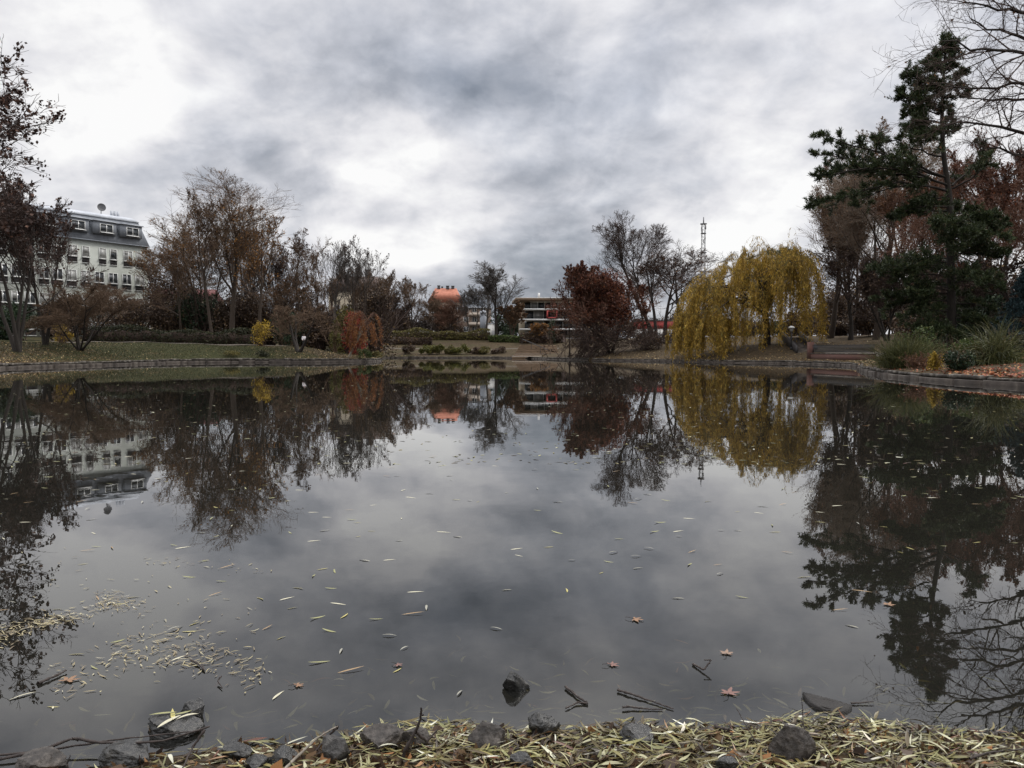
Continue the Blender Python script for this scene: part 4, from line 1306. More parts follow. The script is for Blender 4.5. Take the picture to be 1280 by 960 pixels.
# ---- the right bank
GR = 'bare trees on the right bank'
for a in [
        ('tall dense bare tree between the willow and the pine', 150, 1066, 122, 206, 1024, 1112, dict(twig='twig_red', r=0.4, fork=0.18, leaves=8000, leaf='leaf_brown', leafsize=0.18, dens=1.5, stems=3)),
        ('pale-twigged bare tree directly right of the willow', 151, 1036, 116, 226, 1010, 1096, dict(twig='twig_brown', r=0.42, fork=0.25, leaves=4200, leaf='leaf_brown', leafsize=0.18, dens=1.5)),
        ('leaning dark bare tree behind the brick wall', 152, 1062, 108, 300, 1022, 1102, dict(twig='twig_dark', bark='bark_dark', r=0.3, fork=0.25, lean=-0.25, leaves=2500, leaf='leaf_thicket', leafsize=0.22, dens=1.2)),
        ('tall bare tree with fine pale twigs behind the long pine boughs', 153, 1092, 104, 168, 1022, 1170, dict(twig='twig_pale', r=0.45, fork=0.2, leaves=8000, leaf='leaf_brown', leafsize=0.17, dens=1.5, stems=3)),
        ('brown bare tree behind the trunk of the pine', 154, 1142, 92, 200, 1082, 1206, dict(twig='twig_red', r=0.4, fork=0.2, leaves=9500, leaf='leaf_brown', leafsize=0.18, dens=1.5, stems=3)),
        ('tall reddish bare tree right of the pine', 155, 1228, 78, 172, 1172, 1312, dict(twig='twig_red', r=0.4, fork=0.2, leaves=11000, leaf='leaf_russet', leafsize=0.17, dens=1.5, stems=3)),
        ('reddish bare tree at the right edge behind the blue spruce', 156, 1292, 66, 205, 1226, 1380, dict(twig='twig_red', r=0.36, fork=0.2, leaves=10000, leaf='leaf_russet', leafsize=0.15, dens=1.5, stems=3)),
        ('low dense bare tree between the brick wall and the pine', 157, 1108, 98, 320, 1066, 1150, dict(twig='twig_dark', bark='bark_dark', r=0.25, fork=0.15, leaves=5000, leaf='leaf_thicket', leafsize=0.2, dens=1.3, stems=4)),
        ('low dark bare tree behind the foot of the pine', 158, 1172, 82, 330, 1126, 1226, dict(twig='twig_dark', bark='bark_dark', r=0.2, fork=0.15, leaves=5000, leaf='leaf_thicket', leafsize=0.18, dens=1.2, stems=4)),
        ('low dark bare tree left of the blue spruce', 159, 1236, 72, 330, 1190, 1290, dict(twig='twig_dark', bark='bark_dark', r=0.2, fork=0.15, leaves=4800, leaf='leaf_thicket', leafsize=0.17, dens=1.2, stems=4)),
]:
    bare_tree('broadleaf_tree', a[0], a[1], a[2], a[3], a[4], a[5], a[6], group=GR, **a[7])
for i, (px, x0, x1, top, D, lf, lb) in enumerate([
        (1036, 1014, 1062, 372, 132, 'leaf_thicket', 'tall dark thicket directly right of the willow'),
        (1050, 1022, 1080, 404, 128, 'leaf_thicket', 'brown thicket behind the brick wall, right of the willow'),
        (1096, 1070, 1128, 380, 112, 'leaf_thicket', 'brown thicket above the right end of the brick wall'),
        (1150, 1118, 1190, 380, 76, 'leaf_thicket', 'dark brown thicket behind the reedy bush'),
        (1215, 1178, 1252, 376, 68, 'leaf_darkgreen', 'dark evergreen thicket behind the fern-like plant'),
        (1290, 1250, 1350, 370, 80, 'leaf_thicket', 'brown thicket behind the blue spruce at the right edge')]):
    shrub('thicket_bush', lb, 170 + i, px, D, top - 8, x0 - 8, x1 + 8, lf, 8000, 0.22, 'twig_dark', group='thickets on the right bank', lumps=14, stems=34)


def blue_spruce():
    rng = np.random.default_rng(181)
    D, px = 56, 1284
    bx = wx(px, D)
    base = np.array([bx, D, G(bx, D) - 0.05])
    H = at(px, 330, D)[2] - base[2]
    root = empty('blue_spruce', base, 'blue-green spruce at the right edge above the shrubs', 'conifer', 'conifers by the pond')
    m = MB()
    tr = np.array([[0, 0, z] for z in np.linspace(0, H, 10)])
    m.tubes(tr[None], np.linspace(0.16, 0.02, 10)[None], 8)
    nb = 130
    h = rng.random(nb) ** 1.2
    a = rng.random(nb) * TAU
    L = (1 - h) * 2.2 + 0.25
    P, R = sprout(rng, np.column_stack([np.zeros(nb), np.zeros(nb), 0.3 + h * (H - 0.5)]), np.column_stack([np.cos(a), np.sin(a), np.full(nb, -0.05)]), L, np.full(nb, 0.025), 5, 0.05, 0.02, 0.4)
    m.tubes(P, R, 4)
    m.build('trunk', MAT['bark_brown'], root)
    P2, R2 = kids(rng, P, R, 7, 0.15, 1, 0.8, 0.2, 0.4, 3, 0.1, -0.02, 0.6, 0.5, None, 0.01, flat=0.6)
    pos = np.vstack([along(rng, P, 900, 0.2), along(rng, P2, 5200, 0.0)])
    dr = unit(pos * np.array([1, 1, 0]) + np.array([0, 0, 0.5]))
    f = MB()
    f.add(*needles(rng, pos, dr, 7, 0.14, 0.03))
    f.build('crown', MAT['needle_blue'], root)


blue_spruce()


def pine(name, label, seed, px, D, trunk, r, limbs, tufts, tlen=0.42, extra=None, mat='needle_pine', group='conifers by the pond', nn=12):
    """a pine: trunk through photo points, limbs as world paths, upright needle tufts over the outer limbs
    limbs: (start fraction on the trunk, [(px,py,depth offset) ...], radius, side branches)"""
    rng = np.random.default_rng(seed)
    bx = wx(px, D)
    base = np.array([bx, D, G(bx, D) - 0.1])
    root = empty(name, base, label, 'conifer', group)
    tr = [np.zeros(3)] + [at(x, y, D + d) - base for x, y, d in trunk]
    tr = resample(tr, 22)
    m = MB()
    m.tubes(tr[None], np.linspace(r, r * 0.18, 22)[None], 9)
    LP, LR, LW = [], [], []
    for path, rad, dens in limbs:
        w = [at(x, y, D + d) - base for x, y, d in path]
        q = resample(w, 9)
        q[1:] += rng.normal(size=(8, 3)) * 0.06
        LP.append(q)
        LR.append(np.linspace(rad, rad * 0.3, 9))
        LW.append(dens)
    if extra:
        e = extra(rng, tr, base)
        for q, rad, dens in e:
            LP.append(q)
            LR.append(np.linspace(rad, rad * 0.3, 9))
            LW.append(dens)
    LP, LR = np.array(LP), np.array(LR)
    LW = np.array(LW)
    m.tubes(LP, LR, 6)
    m.build('trunk', MAT['bark_dark'], root, smooth=True)
    Ln = np.linalg.norm(np.diff(LP, axis=1), axis=2).sum(1)
    S2, S3 = [], []
    for q, rr_, ll, wgt in zip(LP, LR, Ln, LW):
        n2 = int(np.clip(ll * 3.3 * wgt, 5, 40))
        a2 = kids(rng, q[None], rr_[None], n2, 0.12, 1.0, 0.8, 0.22, min(0.34, 1.1 / ll), 4, 0.1, 0.05, 0.6, 0.4, lambda t: 1.25 - 0.7 * t, 0.012, flat=0.82)
        S2.append(a2)
        S3.append(kids(rng, a2[0], a2[1], 5, 0.2, 1.0, 0.75, 0.2, 0.55, 3, 0.1, 0.1, 0.6, 0.5, None, 0.009, flat=0.65))
    P2, R2 = np.vstack([q[0] for q in S2]), np.vstack([q[1] for q in S2])
    P3, R3 = np.vstack([q[0] for q in S3]), np.vstack([q[1] for q in S3])
    k2, k3 = np.ones(len(P2), bool), np.ones(len(P3), bool)
    b = MB()
    b.tubes(P2, R2, 3)
    b.tubes(P3[k3], R3[k3], 3)
    b.build('branch', MAT['twig_dark'], root)
    pos = np.vstack([P2[k2][:, -1], P2[k2][:, 2], P3[k3][:, -1], P3[k3][:, 2], P3[k3][:, 1]])
    dr = np.vstack([P2[k2][:, -1] - P2[k2][:, 0], P2[k2][:, -1] - P2[k2][:, 0]] + [P3[k3][:, -1] - P3[k3][:, 0]] * 3)
    dr = unit(unit(dr) + np.array([0, 0, 0.6]))
    if len(pos) > tufts:
        sel = rng.choice(len(pos), tufts, False)
        pos, dr = pos[sel], dr[sel]
    f = MB()
    f.add(*needles(rng, pos, dr, nn, tlen, 0.024))
    f.build('crown', MAT[mat], root)
    return root


def main_pine():
    limbs = []
    rng = np.random.default_rng(3)
    # high crown in ragged tiers, longer towards the left
    for y in (58, 70, 84, 97, 110, 122, 134, 146, 158, 168):
        xt = np.interp(y, [55, 100, 150, 168], [1182, 1180, 1176, 1178])
        Lm = np.interp(y, [55, 70, 84, 97, 110, 122, 134, 146, 158, 168], [8, 26, 24, 50, 34, 62, 38, 56, 44, 30])
        for j in range(2):
            l_ = Lm * rng.uniform(0.75, 1.0)
            limbs.append(([(xt, y + 8, 0), (xt - l_ * 0.5, y + 5, rng.uniform(-1.4, 1.4)), (xt - l_ + 7, y - 1, rng.uniform(-2, 2))], 0.055, 0.8))
        Lr = np.interp(y, [55, 70, 84, 97, 110, 122, 134, 146, 158, 168], [6, 16, 12, 24, 14, 20, 8, 10, 4, 4])
        limbs.append(([(xt, y + 8, 0), (xt + Lr * 0.5, y + 4, rng.uniform(-1, 1)), (xt + Lr, y - 2, rng.uniform(-1.6, 1.6))], 0.05, 0.8))
    # the long boughs over the water
    limbs += [
        ([(1180, 196, 0), (1150, 188, -0.6), (1118, 176, -1.0), (1098, 172, -1.2)], 0.07, 0.61),
        ([(1184, 222, 0), (1140, 202, -0.8), (1090, 190, -1.4), (1024, 166, -1.8)], 0.09, 0.65),
        ([(1184, 222, 0), (1140, 206, 0.8), (1080, 200, 1.4), (1020, 194, 1.8)], 0.08, 0.65),
        ([(1187, 232, 0), (1140, 212, -1.0), (1085, 206, -2.0), (1016, 222, -2.6)], 0.09, 0.68),
        ([(1187, 232, 0), (1130, 216, 0.3), (1070, 214, 0.6), (1040, 214, 0.8)], 0.09, 0.68),
        ([(1188, 240, 0), (1135, 222, -1.0), (1085, 236, -1.6), (1050, 250, -2.0), (1008, 258, -2.4)], 0.08, 0.61),
        ([(1188, 240, 0), (1140, 226, 1.0), (1100, 238, 1.6), (1066, 258, 2.0)], 0.07, 0.61),
        ([(1190, 232, 0), (1206, 220, 0.8), (1222, 196, 1.2), (1226, 178, 1.3)], 0.07, 0.61),
        ([(1190, 236, 0), (1212, 226, -0.6), (1232, 210, -1.0), (1240, 196, -1.2)], 0.07, 0.61),
    ]

    def low(rng, tr, base):
        e = []
        for y in np.linspace(246, 430, 42):
            a = rng.uniform(0, TAU)
            Lx = np.interp(y, [250, 290, 330, 380, 430], [3.6, 5.6, 5.0, 4.4, 3.2]) * rng.uniform(0.7, 1.1)
            s = at(1188, y, 60) - base
            d = np.array([math.cos(a), math.sin(a), 0])
            if d[0] > 0:
                Lx *= 0.62
            e.append((resample([s, s + d * Lx * 0.5 + [0, 0, 0.1], s + d * Lx + [0, 0, -0.35]], 9), 0.06, 1.0))
        return e

    pine('pine_tree', 'large dark pine with long boughs reaching left over the right shore', 201, 1189, 60,
         [(1189, 380, 0), (1188, 300, 0), (1188, 245, 0), (1180, 205, 0), (1177, 165, 0), (1178, 110, 0), (1183, 52, 0)], 0.36, limbs, 30000, 0.3, low)


main_pine()
pine('pine_tree', 'dark pine top showing above the yellow willow', 202, 976, 146, [(976, 400, 0), (976, 350, 0), (977, 310, 0)], 0.25,
     [([(976, y + 6, 0), (976 + s * 8, y + 2, c * 2), (976 + s * 15, y, c * 4)], 0.06, 1.0) for y in (316, 326, 336, 346, 360) for s in (-1, 1, 0.3) for c in (-1, 1)], 900, 0.8)


def edge_tree():
    """big bare tree whose trunk stands right of the frame and whose limbs reach in"""
    rng = np.random.default_rng(211)
    D, px = 44, 1352
    bx = wx(px, D)
    base = np.array([bx, D, G(bx, D) - 0.1])
    root = empty('broadleaf_tree', base, 'tall bare tree reaching in with sinuous limbs at the top right edge', 'tree', GR)
    tr = resample([np.zeros(3)] + [at(x, y, D + d) - base for x, y, d in [(1350, 320, 0), (1344, 190, 0), (1352, 60, 0.4), (1348, -60, 0), (1356, -160, 0)]], 14)
    m = MB()
    m.tubes(tr[None], np.linspace(0.42, 0.08, 14)[None], 10)
    limbs = [
        [(1345, 190, 0), (1310, 172, -0.6), (1280, 166, -1), (1240, 160, -1.3), (1208, 149, -1.2), (1190, 150, -1), (1179, 158, -0.8)],
        [(1346, 150, 0), (1312, 118, 0.8), (1280, 101, 1.2), (1238, 108, 1.4), (1205, 113, 1.6), (1184, 104, 1.8)],
        [(1348, 110, 0), (1312, 74, -1.0), (1280, 64, -1.6), (1240, 62, -2.0), (1200, 57, -2.4), (1178, 50, -2.6)],
        [(1350, 80, 0), (1312, 58, 0.5), (1280, 46, 0.9), (1245, 38, 1.2), (1212, 24, 1.5)],
        [(1350, 40, 0), (1316, 22, -0.8), (1280, 14, -1.3), (1240, 11, -1.7), (1206, 0, -2)],
        [(1345, 200, 0), (1312, 206, 0.8), (1276, 196, 1.2), (1248, 184, 1.4), (1226, 184, 1.6)],
        [(1345, 170, 0), (1318, 140, 1.5), (1292, 128, 2.4), (1262, 118, 3), (1236, 130, 3.4), (1210, 122, 3.8)],
        [(1350, 60, 0), (1320, 0, 0), (1290, -40, 0), (1250, -70, 0.4), (1220, -90, 1)],
        [(1350, 20, 0), (1330, -60, 1), (1300, -110, 1.6), (1268, -150, 2)],
        [(1350, 60, 0), (1400, 10, 0.6), (1440, -30, 1), (1480, -40, 1)],
        [(1346, 160, 0), (1400, 110, -1), (1450, 80, -2), (1500, 70, -2)],
        [(1350, 0, 0), (1362, -80, -2), (1350, -150, -3.6), (1340, -190, -5)],
        [(1346, 120, 0), (1330, 80, 3), (1316, 60, 5), (1300, 44, 7)],
        [(1346, 130, 0), (1326, 100, -3), (1310, 84, -4.6), (1296, 60, -6)],
    ]
    P1 = np.array([resample([at(x, y, D + d) - base for x, y, d in l], 12) for l in limbs])
    P1[:, 1:] += rng.normal(size=P1[:, 1:].shape) * 0.07
    R1 = np.repeat(np.linspace(0.14, 0.03, 12)[None], len(limbs), 0)
    m.tubes(P1, R1, 7)
    m.build('trunk', MAT['bark_dark'], root, smooth=True)
    P2, R2 = kids(rng, P1, R1, 13, 0.18, 1.0, 0.75, 0.2, 0.3, 6, 0.16, 0.02, 0.55, 0.3, None, 0.02)
    P3, R3 = kids(rng, P2, R2, 6, 0.15, 1.0, 0.7, 0.25, 0.5, 5, 0.2, 0.0, 0.6, 0.4, None, 0.011)
    P4, R4 = kids(rng, P3, R3, 4, 0.1, 1.0, 0.7, 0.3, 0.55, 4, 0.2, -0.02, 0.6, 0.5, None, 0.008)
    c = MB()
    c.tubes(P2, R2, 5)
    c.tubes(P3, R3, 3)
    c.tubes(P4, R4, 3)
    c.build('crown', MAT['twig_dark'], root)
    f = MB()
    f.add(*cards(rng, along(rng, P4, 260, 0.5), 0.12, 1.4))
    f.build('foliage', MAT['leaf_brown'], root)


edge_tree()


def blade_bush(name, label, seed, px, D, top, x0, x1, leaf, n, width, arch, cat='shrub', group='shrubs on the right bank', bend=1.0):
    """arching blades from a base: reedy or fern-like plants"""
    rng = np.random.default_rng(seed)
    bx = wx(px, D)
    bz = G(bx, D) - 0.03
    base = np.array([bx, D, bz])
    k = D / F
    H = at(px, top, D)[2] - bz
    hw = (x1 - x0) / 2 * k
    a = rng.random(n) * TAU
    lean = np.abs(rng.normal(size=n)) * 0.55 * bend
    d = np.column_stack([np.cos(a) * lean, np.sin(a) * lean, np.ones(n)])
    p = np.column_stack([rng.normal(size=n) * hw * 0.3, rng.normal(size=n) * hw * 0.3, np.zeros(n)])
    P, R = sprout(rng, p, d, rng.uniform(0.5, 1.2, n) * H * 1.15, np.full(n, width), 6, 0.06, -arch, 0.15)
    P = fit_crown([(P, R)], base, H, ((x0 + x1) / 2 - px) * k, hw)[0][0]
    root = empty(name, base, label, cat, group)
    m = MB()
    side = unit(np.cross(P[:, -1] - P[:, 0], rng.normal(size=(n, 3))))[:, None, :] * R[..., None]
    v = np.stack([P - side, P + side], 2).reshape(n, -1, 2, 3)
    idx = np.arange(n * 14).reshape(n, 7, 2)
    q = np.stack([idx[:, :-1, 0], idx[:, :-1, 1], idx[:, 1:, 1], idx[:, 1:, 0]], -1).reshape(-1, 4)
    m.add(v.reshape(-1, 3), q)
    m.build('leaf_blade', MAT[leaf], root)
    st = MB()
    P2, R2 = sprout(rng, p[:20] * 0.6, d[:20], np.full(20, H * 0.7), np.full(20, 0.014), 4, 0.06, 0, 0.4)
    st.tubes(P2, R2, 4)
    st.build('stem', MAT['twig_brown'], root)
    return root


blade_bush('reedy_bush', 'tall reedy yellow-green bush arching over the right edging', 221, 1130, 51, 420, 1096, 1166, 'leaf_reed', 1900, 0.02, 0.16)
shrub('green_shrub', 'loose green shrub behind the reedy bush', 222, 1146, 54, 408, 1112, 1184, 'leaf_green', 2400, 0.12, group='shrubs on the right bank', lumps=12)
shrub('yellow_shrub', 'small golden yellow shrub between the reedy bush and the dark green bush', 223, 1169, 45, 431, 1157, 1181, 'leaf_yellow', 900, 0.09, group='shrubs on the right bank')
shrub('green_shrub', 'dark green bush right of the golden shrub on the edging', 224, 1196, 43, 432, 1176, 1218, 'leaf_darkgreen', 2600, 0.1, group='shrubs on the right bank', lumps=12)
shrub('green_shrub', 'mid green bush behind the dark green bush', 225, 1208, 47, 420, 1186, 1232, 'leaf_green', 2200, 0.11, group='shrubs on the right bank', lumps=12)
blade_bush('fern_like_plant', 'spiky olive plant with drooping fronds before the blue spruce', 226, 1243, 45, 404, 1204, 1284, 'leaf_reed', 900, 0.028, 0.3, bend=1.6)
shrub('green_shrub', 'olive bush at the foot of the spiky plant', 227, 1228, 46, 428, 1206, 1254, 'leaf_olive', 1600, 0.1, group='shrubs on the right bank', lumps=10)
shrub('green_shrub', 'dark bush below the blue spruce at the right edge', 228, 1276, 50, 412, 1250, 1310, 'leaf_hedge', 2400, 0.12, group='shrubs on the right bank', lumps=12)
twig_bush('twiggy_shrub', 'brown twiggy shrub on the edging in front of the reedy bush', 229, 1148, 48, 441, 1134, 1164, 'twig_red', 26, group='shrubs on the right bank', leaf='leaf_brown', leaves=400, size=0.09, r=0.015, tw=0.008)

# ------------------------------------------------------------------ buildings
def frame_M(o, u):
    """matrix with x along u (horizontal), y = u turned left, z up, origin o"""
    u = np.array([u[0], u[1], 0.0]) / math.hypot(u[0], u[1])
    v = np.array([-u[1], u[0], 0.0])
    M = np.eye(4)
    M[:3, 0], M[:3, 1], M[:3, 2], M[:3, 3] = u, v, [0, 0, 1], o
    return M


def house_root(name, o, u, label, cat='building', group=None):
    e = empty(name, o, label, cat, group)
    e.rotation_euler = (0, 0, math.atan2(u[1], u[0]))
    return e


def window(root, x, z, w, h, yf, depth=0.12, bars=1, blind=0.0, fm='white_paint', gm='glass', sill=True):
    """window on a facade facing local -y at y = yf: frame ring, sill, pane"""
    f = MB()
    t = 0.09
    y = yf - depth / 2 + 0.03
    f.box((x - w / 2 + t / 2, y, z + h / 2), (t, depth, h))
    f.box((x + w / 2 - t / 2, y, z + h / 2), (t, depth, h))
    f.box((x, y, z + t / 2), (w - 2 * t - 0.004, depth, t))
    f.box((x, y, z + h - t / 2), (w - 2 * t - 0.004, depth, t))
    for b in range(bars):
        bx = x - w / 2 + w * (b + 1) / (bars + 1)
        f.box((bx, y, z + h / 2), (t, depth * 0.9, h - 2 * t - 0.004))
    fr = f.build('window', MAT[fm], root)
    g = MB()
    g.box((x, yf - 0.012, z + h / 2), (w - 2 * t - 0.01, 0.02, h - 2 * t - 0.01))
    g.build('pane', MAT[gm], fr)
    if blind > 0:
        b = MB()
        b.box((x - (w * 0.22 if bars else 0), yf - 0.03, z + h - t - blind * h / 2), (w * (0.4 if bars else 0.8), 0.012, h * blind))
        b.build('blind', MAT['curtain'], fr)
    if sill:
        s = MB()
        s.box((x, yf - 0.14, z - 0.045), (w + 0.16, 0.3, 0.07))
        s.build('sill', MAT[fm], fr)
    return fr


MAT['dish_grey'] = noise_mat('dish_grey', (0.07, 0.07, 0.072), (0.12, 0.12, 0.125), 3, 0.6, 0)


def mansard_building():
    rng = np.random.default_rng(301)
    PR = at(186, 400, 144)
    PL = at(70, 400, 130)
    u = unit((PR - PL)[:2])
    gz = G(PR[0], PR[1]) - 0.3
    Lb, dep = 46.0, 13.0
    o = np.array([PR[0] - u[0] * Lb, PR[1] - u[1] * Lb, gz])
    eave = at(186, 308.5, 144)[2] - gz
    root = house_root('mansard_building', o, u, 'pale grey-green office building with slate mansard roof and white-framed windows')
    # local: x along facade to the right end Lb, facade faces -y
    w = MB()
    w.box((Lb / 2, dep / 2, eave / 2), (Lb, dep, eave))
    w.build('wall', MAT['facade'], root)
    rh = 4.1
    top = eave + rh
    s = MB()
    i0, i1, rise = 1.15, 1.0, rh
    s.hexa([[-0.25, -0.28, eave + 0.004], [Lb + 0.25, -0.28, eave + 0.004], [Lb + 0.25, dep + 0.28, eave + 0.004], [-0.25, dep + 0.28, eave + 0.004],
            [0.9, i0, top], [Lb - 0.9, i0, top], [Lb - 0.9, dep - i0, top], [0.9, dep - i0, top]])
    roof = s.build('roof', MAT['slate'], root)
    z = MB()
    z.hexa([[0.75, i0 - 0.2, top + 0.004], [Lb - 0.75, i0 - 0.2, top + 0.004], [Lb - 0.75, dep - i0 + 0.2, top + 0.004], [0.75, dep - i0 + 0.2, top + 0.004],
            [1.6, i0 + 0.9, top + 0.75], [Lb - 1.6, i0 + 0.9, top + 0.75], [Lb - 1.6, dep - i0 - 0.9, top + 0.75], [1.6, dep - i0 - 0.9, top + 0.75]])
    z.build('roof_cap', MAT['zinc'], root)
    g = MB()
    g.box((Lb / 2, -0.36, eave - 0.05), (Lb + 0.5, 0.16, 0.16))
    g.build('gutter', MAT['slate'], root)
    # dormers: photo centres 162, 133, 100, 62 ...
    def fx(px):
        # position along the facade of a photo column
        a = (px - 640) / F / math.cos(PITCH)
        # PR + t*(-u): X = a*Y
        t = (a * PR[1] - PR[0]) / (-u[0] + a * u[1])
        return Lb - t
    for px in (166.5, 134, 99, 61, 24, -12):
        x = fx(px)
        d = MB()
        d.box((x, 0.62, eave + 1.15 + 1.05), (4.0, 1.9, 2.1))
        dm = d.build('dormer', MAT['slate'], roof)
        d = MB()
        d.box((x, 0.55, eave + 3.3), (4.4, 2.2, 0.16))
        d.build('dormer_roof', MAT['zinc'], root)
        window(root, x + 0.2, eave + 1.45, 2.3, 1.4, -0.33, bars=1, sill=True, blind=0.0)
    # two rows of windows with dark spandrels, two lower rows
    r1 = [179, 163, 145, 131.5, 110.5, 94, 74, 58, 40, 24, 6, -10]
    r2 = [177, 161, 144, 127, 110.5, 92.5, 75, 58, 40, 24, 6, -10]
    st = 3.95
    for row, cols in ((0, r1), (1, r2), (2, r2), (3, r2)):
        zt = eave - 1.1 - row * st
        narrow = [145, 131.5, 110.5]
        for px in cols:
            x = fx(px)
            wd = 1.25 if (row == 0 and px in narrow) else 1.65
            zb = zt - 1.75
            if zb - 0.9 < 0.2:
                continue
            window(root, x, zb, wd, 1.75, 0.0, bars=0 if wd < 1.5 else 1, blind=float(rng.choice([0, 0.3, 0.55, 0.9])), sill=True, gm='curtain' if rng.random() < 0.35 else 'glass')
            p = MB()
            p.box((x, -0.015, zb - 0.5), (wd - 0.02, 0.05, 0.74))
            p.build('spandrel', MAT['panel_dark'], root)
            q = MB()
            q.box((x, -0.05, zb - 0.92), (wd + 0.1, 0.18, 0.07))
            q.build('ledge', MAT['white_paint'], root)
    # dish and three vents on the roof
    xd = fx(146)
    t = MB()
    t.tubes(np.array([[[xd, 3.4, top + 0.6], [xd, 3.4, top + 1.9]]]), np.array([[0.06, 0.06]]), 8)
    t.build('dish_pole', MAT['metal_dark'], root)
    b = MB()
    th = np.linspace(0, math.pi / 2.4, 7)
    pr = np.column_stack([0.68 * np.sin(th) / math.sin(math.pi / 2.4), 0.26 * (1 - np.cos(th))])
    back = np.column_stack([pr[::-1, 0] * 0.99, pr[::-1, 1] + 0.05])
    v0 = len(b.v)
    b.lathe(np.vstack([pr, back]), (0, 0, 0), 24)
    R = Matrix.Rotation(math.radians(78), 4, 'X')
    M = Matrix.Translation((xd, 3.3, top + 2.0)) @ Matrix.Rotation(math.radians(-20), 4, 'Z') @ R
    b.build('satellite_dish', MAT['dish_grey'], root, smooth=True, M=np.array(M))
    for px in (158, 162, 166):
        c = MB()
        c.cyl((fx(px), 3.2, top + 0.6), 0.22, 1.1, 12)
        c.build('roof_vent', MAT['zinc'], root)


mansard_building()


def gable_house(name, label, o, u, w, d, eave, ridge, wall, roof, wins=(), hip=0.0, chims=(), bar=1):
    """house: facade on local -y; ridge along x"""
    root = house_root(name, o, u, label)
    m = MB()
    m.box((w / 2, d / 2, eave / 2), (w, d, eave))
    m.build('wall', MAT[wall], root)
    r = MB()
    e = 0.4
    v = [[-e, -e, eave + 0.004], [w + e, -e, eave + 0.004], [w + e, d + e, eave + 0.004], [-e, d + e, eave + 0.004], [hip, d / 2, ridge], [w - hip, d / 2, ridge]]
    r.add(v, [[3, 2, 1, 0], [0, 1, 5, 4], [2, 3, 4, 5]])
    r.add(v, np.array([[0, 4, 3], [1, 2, 5]]))
    rf = r.build('roof', MAT[roof], root)
    for cx, cy, cw, ch in chims:
        c = MB()
        c.box((cx, cy, ridge - 0.6 + ch / 2), (cw, cw * 0.7, ch + 1.2))
        c.box((cx, cy, ridge + ch + 0.06), (cw * 1.15, cw * 0.85, 0.12))
        c.build('chimney', MAT['panel_dark'], rf)
    for (x, z, ww, wh) in wins:
        window(root, x, z, ww, wh, 0.0, bars=bar)
    return root


# low maroon roof seen between the mansard building and the tall tree
o = at(188, 420, 168); o[2] = 3.2
gable_house('low_house', 'low house with a maroon roof between the mansard building and the tall bare trees', o, (1, 0.1), 12, 9, at(200, 374, 168)[2] - 3.2, at(200, 361, 172)[2] - 3.2, 'facade_beige', 'tile_maroon',
            [(x, 3.2, 1.3, 1.6) for x in (2, 5, 8, 10.5)])
# beige house with a dark roof
o = at(411, 420, 152); o[2] = 3.2
gable_house('beige_house', 'beige house with a dark roof behind the tufted trees of the left bank', o, (1, 0.12), 10.0, 8.5, at(430, 364, 152)[2] - 3.2, at(430, 345, 156)[2] - 3.2, 'facade_beige', 'tile_dark',
            [(x, z, 1.2, 1.7) for x in (1.5, 4.0, 6.5, 8.4) for z in (1.4, 4.9)], hip=1.2, chims=[(7.0, 4.2, 0.9, 1.2)])
# villa with a red hipped roof
o = at(536, 420, 268); o[2] = 4.6
gable_house('red_roofed_house', 'large house with an orange-red hipped roof and dark chimneys above the bare trees', o, (1, 0.05), 10.8, 10, at(555, 378, 268)[2] - 4.6, at(555, 360, 272)[2] - 4.6, 'facade_brown', 'tile_red',
            [(x, z, 1.3, 2.0) for x in (1.5, 4.1, 6.7, 9.3) for z in (1.5, 5.2, 8.9)], hip=1.9, chims=[(3.1, 5.0, 0.9, 0.8), (4.2, 5.4, 0.6, 0.5), (6.0, 4.9, 1.0, 0.7), (7.7, 5.1, 1.0, 0.7)])
# grey low block with balcony strips behind the twin-stemmed tree
def grey_block():
    o = at(574, 420, 240); o[2] = 4.6
    root = house_root('apartment_block', o, (1, 0), 'low brown-grey apartment block with pale balcony strips behind the twin-stemmed tree')
    m = MB()
    W, H_ = 9.0, at(590, 386, 240)[2] - 4.6
    m.box((W / 2, 5, H_ / 2), (W, 10, H_))
    m.build('wall', MAT['facade_brown'], root)
    m = MB()
    m.box((W / 2, 5, H_ + 0.14), (W + 0.5, 10.5, 0.25))
    m.build('roof', MAT['panel_dark'], root)
    for z in (1.6, 4.4, 7.2):
        if z + 1.2 > H_:
            continue
        b = MB()
        b.box((W * 0.62, -0.62, z), (5.6, 1.2, 0.9))
        b.build('balcony', MAT['wood_pale'], root)
        for x in (2.0, 4.4, 7.0):
            window(root, x, z + 0.6, 1.4, 1.5, 0.0, sill=False)


grey_block()


def round_tower():
    o = at(604, 418, 214); o[2] = 4.6
    root = empty('round_tower', o, 'dark round advertising tower with a pale cap beside the large regular bare tree', 'tower')
    H_ = at(604, 390, 214)[2] - 4.6
    m = MB(); m.cyl((0, 0, 0), 1.0, 0.5, 24); m.build('base', MAT['stone_edge'], root, smooth=False)
    m = MB(); m.cyl((0, 0, 0.504), 0.86, H_ - 0.7, 24); m.build('body', MAT['slate'], root)
    m = MB(); m.lathe([(0.98, H_ - 0.19), (0.98, H_), (0.7, H_ + 0.25), (0.02, H_ + 0.5)], (0, 0, 0), 24); m.build('cap', MAT['zinc'], root)


round_tower()


